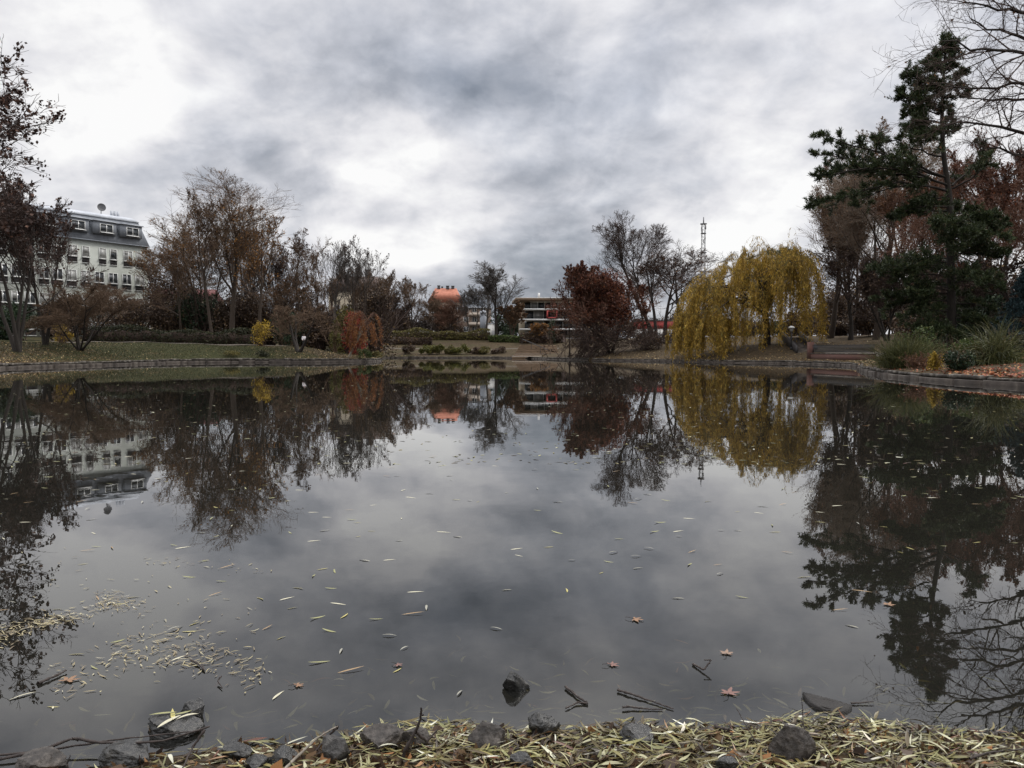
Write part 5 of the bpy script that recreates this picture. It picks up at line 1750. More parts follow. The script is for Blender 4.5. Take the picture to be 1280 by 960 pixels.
def white_kiosk():
    o = at(609.5, 418, 205); o[2] = G(o[0], o[1])
    root = house_root('white_kiosk', o, (1, 0.2), 'small white-walled kiosk behind the large regular bare tree')
    H_ = at(612, 405, 205)[2] - o[2]
    m = MB(); m.box((0.9, 1.2, H_ / 2), (1.9, 2.4, H_)); m.build('wall', MAT['facade_white'], root)
    m = MB(); m.box((0.9, 1.2, H_ + 0.08), (2.2, 2.7, 0.14)); m.build('roof', MAT['zinc'], root)
    m = MB(); m.box((1.4, -0.02, 0.95), (0.7, 0.05, 1.9)); m.build('door', MAT['metal_grey'], root)


white_kiosk()


def white_banded_building():
    D = 200.0
    o = at(651, 420, D); o[2] = 4.6
    root = house_root('banded_office_building', o, (1, 0.06), 'modern flat-roofed glass building with white floor bands and a red framed bay')
    k = D / F
    Z = lambda py: at(650, py, D)[2] - 4.6
    W = (770 - 651) * k
    dep = 12
    X = lambda px: (px - 651) * k
    c = MB()
    c.box((W / 2, dep / 2 + 0.9, Z(376) / 2), (W - 0.6, dep - 1, Z(376)))
    c.build('wall', MAT['facade_beige'], root)
    r = MB()
    r.hexa([[-1.4, -2.2, Z(376.4)], [W + 0.4, -1.4, Z(376.4)], [W + 0.4, dep + 1, Z(376.4)], [-1.4, dep + 1, Z(376.4)],
            [-1.4, -2.2, Z(373.2)], [W + 0.4, -1.4, Z(373.2)], [W + 0.4, dep + 1, Z(373.2)], [-1.4, dep + 1, Z(373.2)]])
    r.build('roof', MAT['wood_grey'], root)
    t = MB(); t.box((W / 2 - 0.5, -1.9, Z(373.2) + 0.08), (W + 1.9, 0.2, 0.2)); t.build('roof_edge', MAT['white_paint'], root)
    for py in (387, 399.8, 411.8):
        b = MB(); b.box((W / 2 - 0.2, -0.55, Z(py)), (W + 0.3, 2.6, 0.38)); b.build('floor_band', MAT['white_paint'], root)
    # storeys of glass between the bands
    for (zt, zb, n) in ((377.5, 386, 13), (388.4, 398.8, 9), (401.2, 410.8, 9), (413, 419, 8)):
        z1, z0 = Z(zt) - 0.05, Z(zb) + 0.05
        for i in range(n):
            x0, x1 = 0.9 + (W - 1.8) * i / n, 0.9 + (W - 1.8) * (i + 1) / n
            g = MB()
            g.box(((x0 + x1) / 2, 0.82, (z0 + z1) / 2), (x1 - x0 - 0.2, 0.06, z1 - z0))
            w_ = g.build('window', MAT['curtain' if (i * 7 + n) % 4 == 0 else 'glass'], root)
            p = MB()
            p.box((x1 - 0.02, 0.76, (z0 + z1) / 2), (0.17, 0.26, z1 - z0 - 0.01))
            p.build('mullion', MAT['white_paint'], w_)
        if zt < 400:
            rl = MB()
            rl.box((W / 2, -1.74, z0 + 0.5), (W - 0.4, 0.05, 0.06))
            for x in np.arange(0.6, W, 1.5):
                rl.box((x, -1.74, z0 + 0.22), (0.05, 0.05, 0.5))
            rl.build('railing', MAT['metal_dark'], root)
    # red framed bay
    f = MB()
    x0, x1, z0, z1 = X(682.5), X(695.5), Z(399.6) + 0.25, Z(388.6)
    f.box((x0 + 0.15, -1.2, (z0 + z1) / 2), (0.3, 2.0, z1 - z0))
    f.box((x1 - 0.15, -1.2, (z0 + z1) / 2), (0.3, 2.0, z1 - z0))
    f.box(((x0 + x1) / 2, -1.2, z1 - 0.15), (x1 - x0 - 0.61, 2.0, 0.3))
    f.box(((x0 + x1) / 2, -1.2, z0 + 0.15), (x1 - x0 - 0.61, 2.0, 0.3))
    bay = f.build('bay', MAT['facade_red'], root)
    g = MB(); g.box(((x0 + x1) / 2, -0.9, (z0 + z1) / 2), (x1 - x0 - 0.62, 0.05, z1 - z0 - 0.62)); g.build('pane', MAT['glass'], bay)
    c = MB(); c.cyl((X(675), 3.0, Z(374)), 0.26, Z(365) - Z(374), 12); c.build('chimney', MAT['white_paint'], root)
    c = MB(); c.cyl((X(691.5), 3.0, Z(373.3)), 0.7, 0.5, 14, 0.5); c.build('roof_vent', MAT['metal_dark'], root)


white_banded_building()


def red_pavilion():
    D = 186.0
    o = at(800, 420, D); o[2] = G(o[0], o[1]) - 0.2
    root = house_root('pavilion', o, (1, 0.0), 'red and white flat-roofed pavilion between the tall bare trees and the willow')
    k = D / F
    Z = lambda py: at(800, py, D)[2] - o[2]
    W = 52 * k
    m = MB(); m.box((W / 2, 4, Z(411) / 2), (W, 8, Z(411))); m.build('wall', MAT['facade_white'], root)
    m = MB(); m.box((W / 2, 3.95, (Z(410.9) + Z(401.5)) / 2), (W + 0.3, 8.3, Z(401.5) - Z(410.9) - 0.02)); m.build('red_fascia', MAT['facade_red'], root)
    m = MB(); m.box((W / 2, 3.9, Z(401.5) + 0.12), (W + 0.8, 8.8, 0.2)); m.build('roof', MAT['panel_dark'], root)
    for px in (806, 820, 836, 848):
        x = (px - 800) * k
        window(root, x, Z(423), 1.75, Z(416) - Z(423), 0.0, bars=1, fm='slate', gm='curtain', sill=False)


red_pavilion()


def antenna_mast():
    D = 520.0
    b = at(878, 430, D); b[2] = 4.8
    root = empty('antenna_mast', b, 'tall slim lattice antenna mast above the bare trees', 'mast')
    k = D / F
    Z = lambda py: at(878, py, D)[2] - b[2]
    w = 1.25
    lo = MB()
    z0, z1 = 0, Z(316)
    for sx, sy in ((-1, -1), (1, -1), (1, 1), (-1, 1)):
        lo.tubes(np.array([[[sx * w, sy * w, z0], [sx * w * 0.9, sy * w * 0.9, z1]]]), np.array([[0.15, 0.12]]), 5)
    nz = 16
    for i in range(nz):
        a, c = z0 + (z1 - z0) * i / nz, z0 + (z1 - z0) * (i + 1) / nz
        for (p, q) in (((-1, -1), (1, -1)), ((1, -1), (1, 1)), ((1, 1), (-1, 1)), ((-1, 1), (-1, -1))):
            lo.tubes(np.array([[[p[0] * w, p[1] * w, a], [q[0] * w, q[1] * w, c]], [[q[0] * w, q[1] * w, a], [p[0] * w, p[1] * w, c]]]), np.full((2, 2), 0.06), 4)
    lo.build('lattice', MAT['mast_pale'], root)
    up = MB()
    z2 = Z(280)
    w2 = 1.0
    for sx, sy in ((-1, -1), (1, -1), (1, 1), (-1, 1)):
        up.tubes(np.array([[[sx * w2, sy * w2, z1 + 0.05], [sx * w2, sy * w2, z2]]]), np.array([[0.13, 0.13]]), 5)
    for i in range(8):
        a, c = z1 + (z2 - z1) * i / 8, z1 + (z2 - z1) * (i + 1) / 8
        for (p, q) in (((-1, -1), (1, -1)), ((1, -1), (1, 1)), ((1, 1), (-1, 1)), ((-1, 1), (-1, -1))):
            up.tubes(np.array([[[p[0] * w2, p[1] * w2, a], [q[0] * w2, q[1] * w2, c]]]), np.full((1, 2), 0.08), 4)
    up.build('upper_lattice', MAT['mast'], root)
    sp = MB(); sp.cyl((0, 0, z2), 0.4, Z(271.5) - z2, 10, 0.3); sp.build('spike', MAT['mast'], root)
    for py, rr in ((280, 2.1), (292, 1.7), (316, 2.0)):
        p = MB(); p.cyl((0, 0, Z(py) - 0.2), rr, 0.5, 14); p.build('platform', MAT['mast'], root)
    for py, a in ((284, 0.3), (286, 2.2), (289, 3.9), (297, 5.2), (301, 1.2)):
        p = MB(); p.box((math.cos(a) * 1.5, math.sin(a) * 1.5, Z(py)), (0.6, 0.5, 2.4), a); p.build('antenna_panel', MAT['metal_grey'], root)


antenna_mast()


def car(label, px, D, length, rz, van=False):
    x = wx(px, D)
    base = np.array([x, D, G(x, D)])
    root = empty('parked_car', base, label, 'car', 'cars parked behind the far hedge', rz)
    L_, W_, H_ = length, 1.8, (1.95 if van else 1.5)
    if van:
        pr = [(-L_ / 2, 0.35), (L_ / 2 - 0.1, 0.35), (L_ / 2, 0.8), (L_ / 2 - 0.15, 1.05), (L_ / 2 - 0.9, 1.2), (L_ / 2 - 1.55, H_), (-L_ / 2 + 0.1, H_), (-L_ / 2, 1.2)]
        win = [(L_ / 2 - 1.1, 1.22), (L_ / 2 - 1.65, H_ - 0.13), (-L_ / 2 + 0.4, H_ - 0.13), (-L_ / 2 + 0.3, 1.22)]
    else:
        pr = [(-L_ / 2, 0.32), (L_ / 2 - 0.05, 0.32), (L_ / 2, 0.7), (L_ / 2 - 0.15, 0.86), (L_ / 2 - 1.2, 0.98), (L_ / 2 - 1.95, H_), (-L_ / 2 + 0.9, H_), (-L_ / 2 + 0.15, 0.98), (-L_ / 2, 0.8)]
        win = [(L_ / 2 - 1.4, 1.0), (L_ / 2 - 2.0, H_ - 0.1), (-L_ / 2 + 1.0, H_ - 0.1), (-L_ / 2 + 0.5, 1.0)]
    m = MB(); m.prism(pr, -W_ / 2, W_ / 2)
    R90 = np.array(Matrix.Rotation(-math.pi / 2, 4, 'Z'))
    m.build('body', MAT['car_white'], root, M=R90)
    g = MB(); g.prism(win, -W_ / 2 - 0.012, W_ / 2 + 0.012)
    g.build('window', MAT['glass'], root, M=R90)
    for sx in (-L_ / 2 + 0.8, L_ / 2 - 0.85):
        for sy in (-1, 1):
            w = MB()
            w.cyl((0, 0, -0.1), 0.32, 0.2, 18)
            wh = w.build('wheel', MAT['rubber'], root, M=np.array(Matrix.Translation((sx, sy * (W_ / 2 - 0.06), 0.32)) @ Matrix.Rotation(math.pi / 2, 4, 'X')))
            r = MB(); r.cyl((0, 0, -0.11), 0.19, 0.22, 14)
            r.build('rim', MAT['metal_grey'], wh, M=np.array(Matrix.Translation((sx, sy * (W_ / 2 - 0.055), 0.32)) @ Matrix.Rotation(math.pi / 2, 4, 'X')))
    for sy in (-1, 1):
        h = MB(); h.box((L_ / 2 - 0.03, sy * (W_ / 2 - 0.3), 0.72), (0.1, 0.35, 0.14)); h.build('headlight', MAT['zinc'], root)
    return root


car('white van with dark windows parked behind the olive hedge', 540, 205, 4.6, 0.05, True)
car('low white car parked right of the white van', 559, 206, 4.2, 0.05, False)
car('white car half hidden at the left of the far car park', 516, 207, 4.2, 0.05, False)

# ------------------------------------------------------------------ paths, steps, wall, lamp
def strip(name, pts, width, mat, lift=0.03, kind='structure'):
    p = resample(np.array([[x, y, 0] for x, y in pts], float), 40)
    T = unit(np.gradient(p, axis=0))
    Nn = np.column_stack([T[:, 1], -T[:, 0]])
    rows = []
    for s in (-0.5, -0.17, 0.17, 0.5):
        xy = p[:, :2] + Nn * width * s
        rows.append(np.column_stack([xy, ground(xy[:, 0], xy[:, 1])[0] + lift + (0.05 if abs(s) < 0.4 else 0)]))
    V = np.stack(rows, 1)
    idx = np.arange(160).reshape(40, 4)
    m = MB()
    m.add(V.reshape(-1, 3), np.stack([idx[:-1, :-1], idx[1:, :-1], idx[1:, 1:], idx[:-1, 1:]], -1).reshape(-1, 4)[:, ::-1])
    return tag(m.build(name, MAT[mat], smooth=True), kind=kind)


strip('footpath', [(wx(60, 100), 100), (wx(130, 108), 109), (wx(200, 112), 112), (wx(300, 114), 114), (wx(380, 116), 117), (wx(425, 122), 124)], 1.8, 'gravel_path')
strip('footpath', [(wx(470, 172), 172), (wx(540, 171), 171), (wx(600, 170), 170), (wx(660, 168), 168), (wx(700, 162), 162)], 1.0, 'gravel_path')
strip('footpath', [(wx(1012, 101), 101), (wx(1040, 97), 97), (wx(1075, 92), 92), (wx(1110, 86), 86)], 2.0, 'gravel_path')


def terrace_steps():
    D0 = 146.0
    b = at(668, 446, D0); b[2] = 0.0
    root = empty('terraced_steps', b, 'broad brown timber steps going down to the water left of the russet tree', 'steps')
    k = D0 / F
    for i in range(6):
        y = i * 2.3 + 0.4
        z = 0.35 + i * 0.42
        x0, x1 = (640 + i * 2 - 668) * k, (700 - 668) * k
        m = MB()
        m.box(((x0 + x1) / 2, y + 1.15, z - 0.3), (x1 - x0, 2.28, 0.6))
        st = m.build('step', MAT['wood_grey'], root)
        m = MB()
        m.box(((x0 + x1) / 2 - 1.0, y + 0.08, z + 0.03), (x1 - x0 - 2.4, 0.2, 0.07))
        m.build('nosing', MAT['wood_pale' if i in (0, 1) else 'wood_grey'], st)
    m = MB()
    m.box(((637 - 668) * k + 3.2, -1.0, 0.42), (5.6, 1.8, 0.14))
    m.build('deck', MAT['wood_pale'], root)
    r = MB()
    r.tubes(np.array([[[2.8, 1.0, 1.4], [-2.0, 12.0, 3.6]]]), np.array([[0.06, 0.06]]), 6)
    for t in (0.0, 0.33, 0.66, 1.0):
        p = np.array([2.8, 1.0, 1.4]) * (1 - t) + np.array([-2.0, 12.0, 3.6]) * t
        r.tubes(np.array([[p - [0, 0, 1.3], p]]), np.array([[0.05, 0.05]]), 6)
    r.build('handrail', MAT['metal_dark'], root)


terrace_steps()


def brick_wall():
    D = 89.0
    a = np.array([wx(1020, 92), 92.0 + 2.2]); b = np.array([wx(1096, 82), 82.0 + 0.6])
    # a run just behind the stone edging
    u = unit(b - a)
    L_ = float(np.linalg.norm(b - a))
    z = G(*((a + b) / 2)) - 0.15
    o = np.array([a[0], a[1], z])
    root = house_root('brick_wall', o, u, 'low dark red brick wall with a pale capping and a dark fence on top', 'wall')
    m = MB(); m.box((L_ / 2, 0, 0.38), (L_, 0.36, 0.76)); m.build('wall', MAT['brick'], root)
    m = MB(); m.box((L_ / 2, 0, 0.804), (L_ + 0.1, 0.46, 0.08)); m.build('capping', MAT['stone_coping'], root)
    m = MB(); m.box((0.25, 0, 1.05), (0.6, 0.56, 2.1)); m.build('pier', MAT['brick'], root)
    m = MB()
    for zz in (0.98, 1.72):
        m.box((L_ / 2 + 0.3, 0, zz), (L_ - 0.7, 0.05, 0.06))
    for x in np.arange(0.7, L_, 0.13):
        m.box((x, 0.0, 1.34), (0.05, 0.03, 0.82))
    m.build('fence_rail', MAT['metal_dark'], root)


brick_wall()


def stairs():
    p0 = np.array([wx(1006, 100), 99.5]); p1 = np.array([wx(988, 111), 111.0])
    z0, z1 = G(*p0) - 0.1, G(*p1)
    z1 = max(z1, z0 + 2.0)
    u = unit(p1 - p0)
    root = house_root('staircase', np.array([p0[0], p0[1], z0]), u, 'flight of park steps with dark side rails below the white-capped lamp', 'steps')
    L_ = float(np.linalg.norm(p1 - p0)); H_ = z1 - z0
    n = 14
    for i in range(n):
        m = MB(); m.box((L_ * (i + 0.5) / n, 0, H_ * (i + 1) / n - 0.4), (L_ / n - 0.004, 2.0, 0.8)); m.build('step', MAT['stone_edge'], root)
    for s in (-1, 1):
        m = MB()
        sl = math.atan2(H_, L_)
        y = s * 1.15
        m.hexa([[0, y - 0.08, -0.3], [L_, y - 0.08, H_ - 0.3], [L_, y + 0.08, H_ - 0.3], [0, y + 0.08, -0.3], [0, y - 0.08, 0.85], [L_, y - 0.08, H_ + 0.85], [L_, y + 0.08, H_ + 0.85], [0, y + 0.08, 0.85]])
        m.build('side_rail', MAT['panel_dark'], root)


stairs()


def lamp_post():
    D = 103.0
    x = wx(988.5, D)
    b = np.array([x, D, G(x, D) - 0.05])
    H_ = at(988, 408.5, D)[2] - b[2]
    root = empty('park_lamp', b, 'park lamp with a white conical cap on a dark post beside the steps', 'lamp post')
    m = MB(); m.cyl((0, 0, 0), 0.16, 0.4, 14); m.build('base', MAT['metal_dark'], root)
    m = MB(); m.cyl((0, 0, 0.404), 0.09, H_ - 1.0, 12, 0.07); m.build('post', MAT['metal_dark'], root)
    m = MB(); m.lathe([(0.08, H_ - 0.6), (0.2, H_ - 0.5), (0.24, H_ - 0.22), (0.02, H_ - 0.2)], (0, 0, 0), 16); m.build('lantern', MAT['curtain'], root)
    m = MB(); m.lathe([(0.02, H_ - 0.19), (0.42, H_ - 0.17), (0.36, H_ - 0.02), (0.14, H_ + 0.1), (0.01, H_ + 0.13)], (0, 0, 0), 18); m.build('cap', MAT['white_paint'], root)


lamp_post()


def skin_body(name, mat, parent, chain, radii, edges):
    me = bpy.data.meshes.new(name)
    me.from_pydata([tuple(p) for p in chain], edges, [])
    o = bpy.data.objects.new(name, me)
    COL.objects.link(o)
    me.materials.append(MAT[mat])
    o.modifiers.new('skin', 'SKIN')
    if not me.skin_vertices:
        me.attributes.new('skin', 'FLOAT', 'POINT')
    for v, r in zip(me.skin_vertices[0].data, radii):
        v.radius = (r, r) if not isinstance(r, tuple) else r
    me.skin_vertices[0].data[0].use_root = True
    o.modifiers['skin'].use_smooth_shade = True
    s = o.modifiers.new('sub', 'SUBSURF')
    s.levels = s.render_levels = 2
    if parent is not None:
        o.parent = parent
    return o


def person():
    D = 113.5
    x = wx(380.5, D)
    root = empty('person', (x, D, G(x, D)), 'person in a white jacket and dark trousers walking on the path behind the leaning tree', 'person', rz=0.5)
    # facing local -y, one foot forward
    P = [(0, 0, 0.96), (0, 0.01, 1.14), (0, 0.0, 1.34), (0, 0.0, 1.47), (0, -0.03, 1.55), (0, -0.035, 1.66), (0, -0.03, 1.75),
         (0.09, 0, 0.9), (0.1, -0.14, 0.5), (0.1, -0.2, 0.09), (0.1, -0.34, 0.04),
         (-0.09, 0, 0.9), (-0.1, -0.02, 0.49), (-0.1, 0.2, 0.12), (-0.1, 0.1, 0.04),
         (0.2, 0.0, 1.41), (0.26, 0.08, 1.14), (0.25, -0.06, 0.9), (0.25, -0.1, 0.82),
         (-0.2, 0.0, 1.41), (-0.26, -0.04, 1.14), (-0.24, -0.2, 0.95), (-0.24, -0.25, 0.88)]
    E = [(0, 1), (1, 2), (2, 3), (3, 4), (4, 5), (5, 6), (0, 7), (7, 8), (8, 9), (9, 10), (0, 11), (11, 12), (12, 13), (13, 14), (2, 15), (15, 16), (16, 17), (17, 18), (2, 19), (19, 20), (20, 21), (21, 22)]
    R = [0.14, 0.13, 0.15, 0.06, 0.06, 0.1, 0.07, 0.09, 0.06, 0.045, 0.04, 0.09, 0.06, 0.045, 0.04, 0.06, 0.045, 0.035, 0.03, 0.06, 0.045, 0.035, 0.03]
    skin_body('body', 'skin', root, P, R, E)
    jp = [P[0], P[1], P[2], (0, 0, 1.45), P[15], P[16], P[17], P[19], P[20], P[21]]
    skin_body('jacket', 'jacket', root, jp, [0.175, 0.17, 0.18, 0.09, 0.085, 0.07, 0.06, 0.085, 0.07, 0.06], [(0, 1), (1, 2), (2, 3), (2, 4), (4, 5), (5, 6), (2, 7), (7, 8), (8, 9)])
    tp = [P[0], P[7], P[8], P[9], P[11], P[12], P[13]]
    skin_body('trousers', 'cloth_dark', root, tp, [0.16, 0.11, 0.085, 0.07, 0.11, 0.085, 0.07], [(0, 1), (1, 2), (2, 3), (0, 4), (4, 5), (5, 6)])
    m = MB()
    m.lathe([(0.01, 0.13), (0.07, 0.115), (0.108, 0.05), (0.112, -0.02), (0.1, -0.08)], (0, -0.005, 1.68), 16)
    m.build('hair', MAT['hair'], root, smooth=True)
    m = MB()
    m.box((0.04, -0.125, 1.675), (0.022, 0.02, 0.014)); m.box((-0.04, -0.125, 1.675), (0.022, 0.02, 0.014))
    m.build('eyes', MAT['cloth_dark'], root)


person()

# ------------------------------------------------------------------ leaf litter on the banks
def bank_litter(name, label, seed, n, region, size, mat):
    """fallen leaves lying on a bank; region(x, y, d) -> probability"""
    rng = np.random.default_rng(seed)
    i = rng.integers(0, len(SHORE), n * 6)
    d = 0.3 + 16 * rng.random(n * 6) ** 1.3
    u = SHORE[:, :2] - CEN
    u = u / np.linalg.norm(u, axis=1, keepdims=True)
    xy = SHORE[i, :2] + u[i] * d[:, None] + rng.normal(size=(n * 6, 2)) * 0.4
    p = region(xy[:, 0], xy[:, 1], d)
    k = rng.random(n * 6) < p
    xy = xy[k][:n]
    z, dd, _ = ground(xy[:, 0], xy[:, 1])
    ok = dd > 0.1
    pos = np.column_stack([xy, z + 0.02])[ok]
    m = len(pos)
    nrm = unit(np.array([0, 0, 1.0]) + rng.normal(size=(m, 3)) * 0.45)
    a = unit(np.cross(nrm, rng.normal(size=(m, 3))))
    b = np.cross(nrm, a)
    s = size * rng.uniform(0.6, 1.4, (m, 1))
    v = np.stack([pos - a * s, pos + b * s * 0.7 - a * 0.1 * s, pos + a * s, pos - b * s * 0.7 + a * 0.15 * s], 1)
    mb = MB()
    mb.add(v.reshape(-1, 3), np.arange(4 * m).reshape(-1, 4))
    o = mb.build(name, MAT[mat])
    return tag(o, label, 'leaves', kind='stuff')


bump = lambda v, c, w: np.exp(-((v - c) / w) ** 2)
bank_litter('fallen_leaves', 'pale brown leaves strewn over the left grass slope', 401, 16000,
            lambda x, y, d: np.where((x < -18) & (y > 40), np.clip(bump(640 + x / y * F, 10, 130) + 0.9 * bump(640 + x / y * F, 420, 70) + 0.05, 0, 1), 0), 0.075, 'litter_bank')
bank_litter('fallen_leaves', 'red and orange leaves covering the right bank', 402, 22000,
            lambda x, y, d: np.where((x > 16) & (y > 20) & (y < 62), np.clip(bump(640 + x / np.maximum(y, 1) * F, 1290, 100) * np.exp(-d / 5) * 1.6, 0, 1), 0), 0.075, 'litter_red')
bank_litter('fallen_leaves', 'brown leaves under the willow and around the brick wall', 403, 9000,
            lambda x, y, d: np.where((x > 12) & (y > 60) & (y < 130), 0.8 * np.exp(-d / 10), 0), 0.085, 'litter_bank')


def grass_blades():
    rng = np.random.default_rng(404)
    n = 60000
    sel = np.where((SHORE[:, 0] < -18) & (SHORE[:, 1] > 45) & (SHORE[:, 1] < 124))[0]
    i = rng.choice(sel, n)
    d = 0.15 + 14 * rng.random(n)
    u = SHORE[:, :2] - CEN
    u = u / np.linalg.norm(u, axis=1, keepdims=True)
    xy = SHORE[i, :2] + u[i] * d[:, None] + rng.normal(size=(n, 2)) * 0.4
    z, dd, lit = ground(xy[:, 0], xy[:, 1])
    k = (dd > 0.15) & (rng.random(n) > np.clip(lit * 2.2, 0, 0.8))
    p = np.column_stack([xy, z])[k]
    m = len(p)
    h = rng.uniform(0.06, 0.16, (m, 1))
    a = rng.random(m) * TAU
    side = np.column_stack([np.cos(a), np.sin(a), np.zeros(m)]) * 0.025
    tip = p + np.column_stack([rng.normal(size=m) * 0.05, rng.normal(size=m) * 0.05, h[:, 0]])
    v = np.stack([p - side, p + side, tip], 1)
    mb = MB()
    mb.add(v.reshape(-1, 3), np.arange(3 * m).reshape(-1, 3))
    tag(mb.build('grass', MAT['grass_blade']), 'short grass of the left slope', 'grass', kind='stuff')


grass_blades()

# ------------------------------------------------------------------ the near shore
def leaf_strip(rng, pos, L, W, seg=6, curl=0.5, flat=0.25, yaw=None, lift=0.0):
    """narrow willow leaves as curled ribbons, vectorised: pos [n,3] centre"""
    n = len(pos)
    t = np.linspace(-0.5, 0.5, seg + 1)
    wprof = np.sin(np.clip((t + 0.5), 0.0, 1.0) ** 0.85 * math.pi) ** 0.8
    wprof[0] = 0.06
    wprof[-1] = 0.02
    L = np.broadcast_to(np.asarray(L, float), (n,))[:, None]
    W = np.broadcast_to(np.asarray(W, float), (n,))[:, None]
    bend = rng.normal(size=(n, 1)) * curl
    sway = rng.normal(size=(n, 1)) * curl * 0.7
    x = t[None] * L
    y = (t[None] ** 2 - 0.08) * L * sway
    z = (t[None] ** 2 - 0.08) * L * bend
    tw = rng.normal(size=(n, 1)) * 1.2 * flat + t[None] * rng.normal(size=(n, 1)) * 1.6 * flat * 2
    hw = wprof[None] * W / 2
    sy, sz = np.cos(tw) * hw, np.sin(tw) * hw
    c = np.stack([x, y, z], -1)
    s = np.stack([np.zeros_like(sy), sy, sz], -1)
    V = np.stack([c - s, c, c + s], 2)          # n, seg+1, 3, 3
    V[:, :, 1, 2] -= hw * 0.22                  # a shallow midrib fold
    yaw = rng.random(n) * TAU if yaw is None else yaw
    pit = rng.normal(size=n) * flat
    ca, sa, cp, sp = np.cos(yaw), np.sin(yaw), np.cos(pit), np.sin(pit)
    Rm = np.zeros((n, 3, 3))
    Rm[:, 0, 0], Rm[:, 0, 1], Rm[:, 0, 2] = ca * cp, -sa, ca * sp
    Rm[:, 1, 0], Rm[:, 1, 1], Rm[:, 1, 2] = sa * cp, ca, sa * sp
    Rm[:, 2, 0], Rm[:, 2, 2] = -sp, cp
    V = np.einsum('nij,nabj->nabi', Rm, V) + pos[:, None, None, :]
    k = (seg + 1) * 3
    idx = np.arange(n * k).reshape(n, seg + 1, 3)
    q = np.stack([idx[:, :-1, :-1], idx[:, 1:, :-1], idx[:, 1:, 1:], idx[:, :-1, 1:]], -1).reshape(-1, 4)
    return V.reshape(-1, 3), q


def shore_y(x):
    s = SHORE[(SHORE[:, 1] < 6) & (np.abs(SHORE[:, 0]) < 9)]
    o = np.argsort(s[:, 0])
    return np.interp(x, s[o, 0], s[o, 1])


MAT['leaf_scrap'] = leaf_mat('leaf_scrap', [(0, (0.02, 0.013, 0.01)), (0.5, (0.07, 0.04, 0.022)), (0.85, (0.16, 0.1, 0.05)), (1, (0.3, 0.13, 0.04))], 0.1, 0.45)


def near_litter():
    rng = np.random.default_rng(411)
    n = 13500
    x = rng.uniform(-4.2, 4.6, n)
    # distance landward of the waterline (negative: floating mat over the shallows)
    e = rng.gamma(2.0, 0.2, n) - 0.07
    e = e + 0.05 * np.sin(x * 3.1) + 0.04 * np.sin(x * 7.3 + 1) - 0.05 * np.exp(-((x - 1.0) / 0.9) ** 2)
    dens = np.clip(0.25 + 0.75 / (1 + np.exp(-(x + 0.75) * 4)) + 0.2 * np.sin(x * 2.3 + 2 * e) * np.sin(e * 9 + x), 0, 1)
    k = (rng.random(n) < dens) & (e < 1.6)
    x, e = x[k], e[k]
    y = shore_y(x) - e
    z, dd, _ = ground(x, y)
    z = np.where(e < 0, 0.004, z)
    lift = np.abs(rng.normal(size=len(x))) * 0.014 * np.clip(e * 6 + 0.3, 0.1, 1.0) + 0.005
    pos = np.column_stack([x, y, z + lift])
    m = MB()
    yaw = np.where(rng.random(len(x)) < 0.55, rng.choice([0.35, -0.4, 0.1], len(x)) + rng.normal(size=len(x)) * 0.4, rng.random(len(x)) * TAU)
    m.add(*leaf_strip(rng, pos, rng.uniform(0.06, 0.13, len(x)), 0.004 + 0.012 * rng.random(len(x)) ** 1.4, 6, 0.34, 0.2, yaw=yaw))
    tag(m.build('leaf_litter', MAT['litter_willow'], smooth=True), 'narrow yellow and grey willow leaves heaped along the near waterline', 'leaves', kind='stuff')
    # broken brown leaf scraps and bark crumbs between them
    n = 6500
    x = rng.uniform(-4.2, 4.6, n)
    e = rng.gamma(2.2, 0.2, n) - 0.04
    y = shore_y(x) - e
    z = np.where(e < 0, 0.004, ground(x, y)[0]) + np.abs(rng.normal(size=n)) * 0.008 + 0.004
    m = MB()
    m.add(*cards(rng, np.column_stack([x, y, z])[:5600], 0.026, 2.2))
    m.add(*cards(rng, np.column_stack([x, y, z])[5600:], 0.055, 1.5, jit=0.002))
    tag(m.build('leaf_scraps', MAT['leaf_scrap']), 'broken brown leaf scraps among the willow leaves of the near shore', 'leaves', kind='stuff')
    # leaves under water just off the edge
    n = 900
    x = rng.uniform(-4, 4.4, n)
    e = rng.gamma(1.5, 0.28, n)
    y = shore_y(x) + e
    z = -np.clip(0.015 + 0.1 * e, 0.012, 0.3) + rng.uniform(0, 0.02, n)
    z = np.minimum(z, -0.008)
    m = MB()
    m.add(*leaf_strip(rng, np.column_stack([x, y, z]), rng.uniform(0.06, 0.12, n), rng.uniform(0.01, 0.018, n), 6, 0.3, 0.1))
    tag(m.build('sunken_leaves', MAT['litter_willow'], smooth=True), 'pale leaves lying under the shallow water off the near shore', 'leaves', kind='stuff')


near_litter()


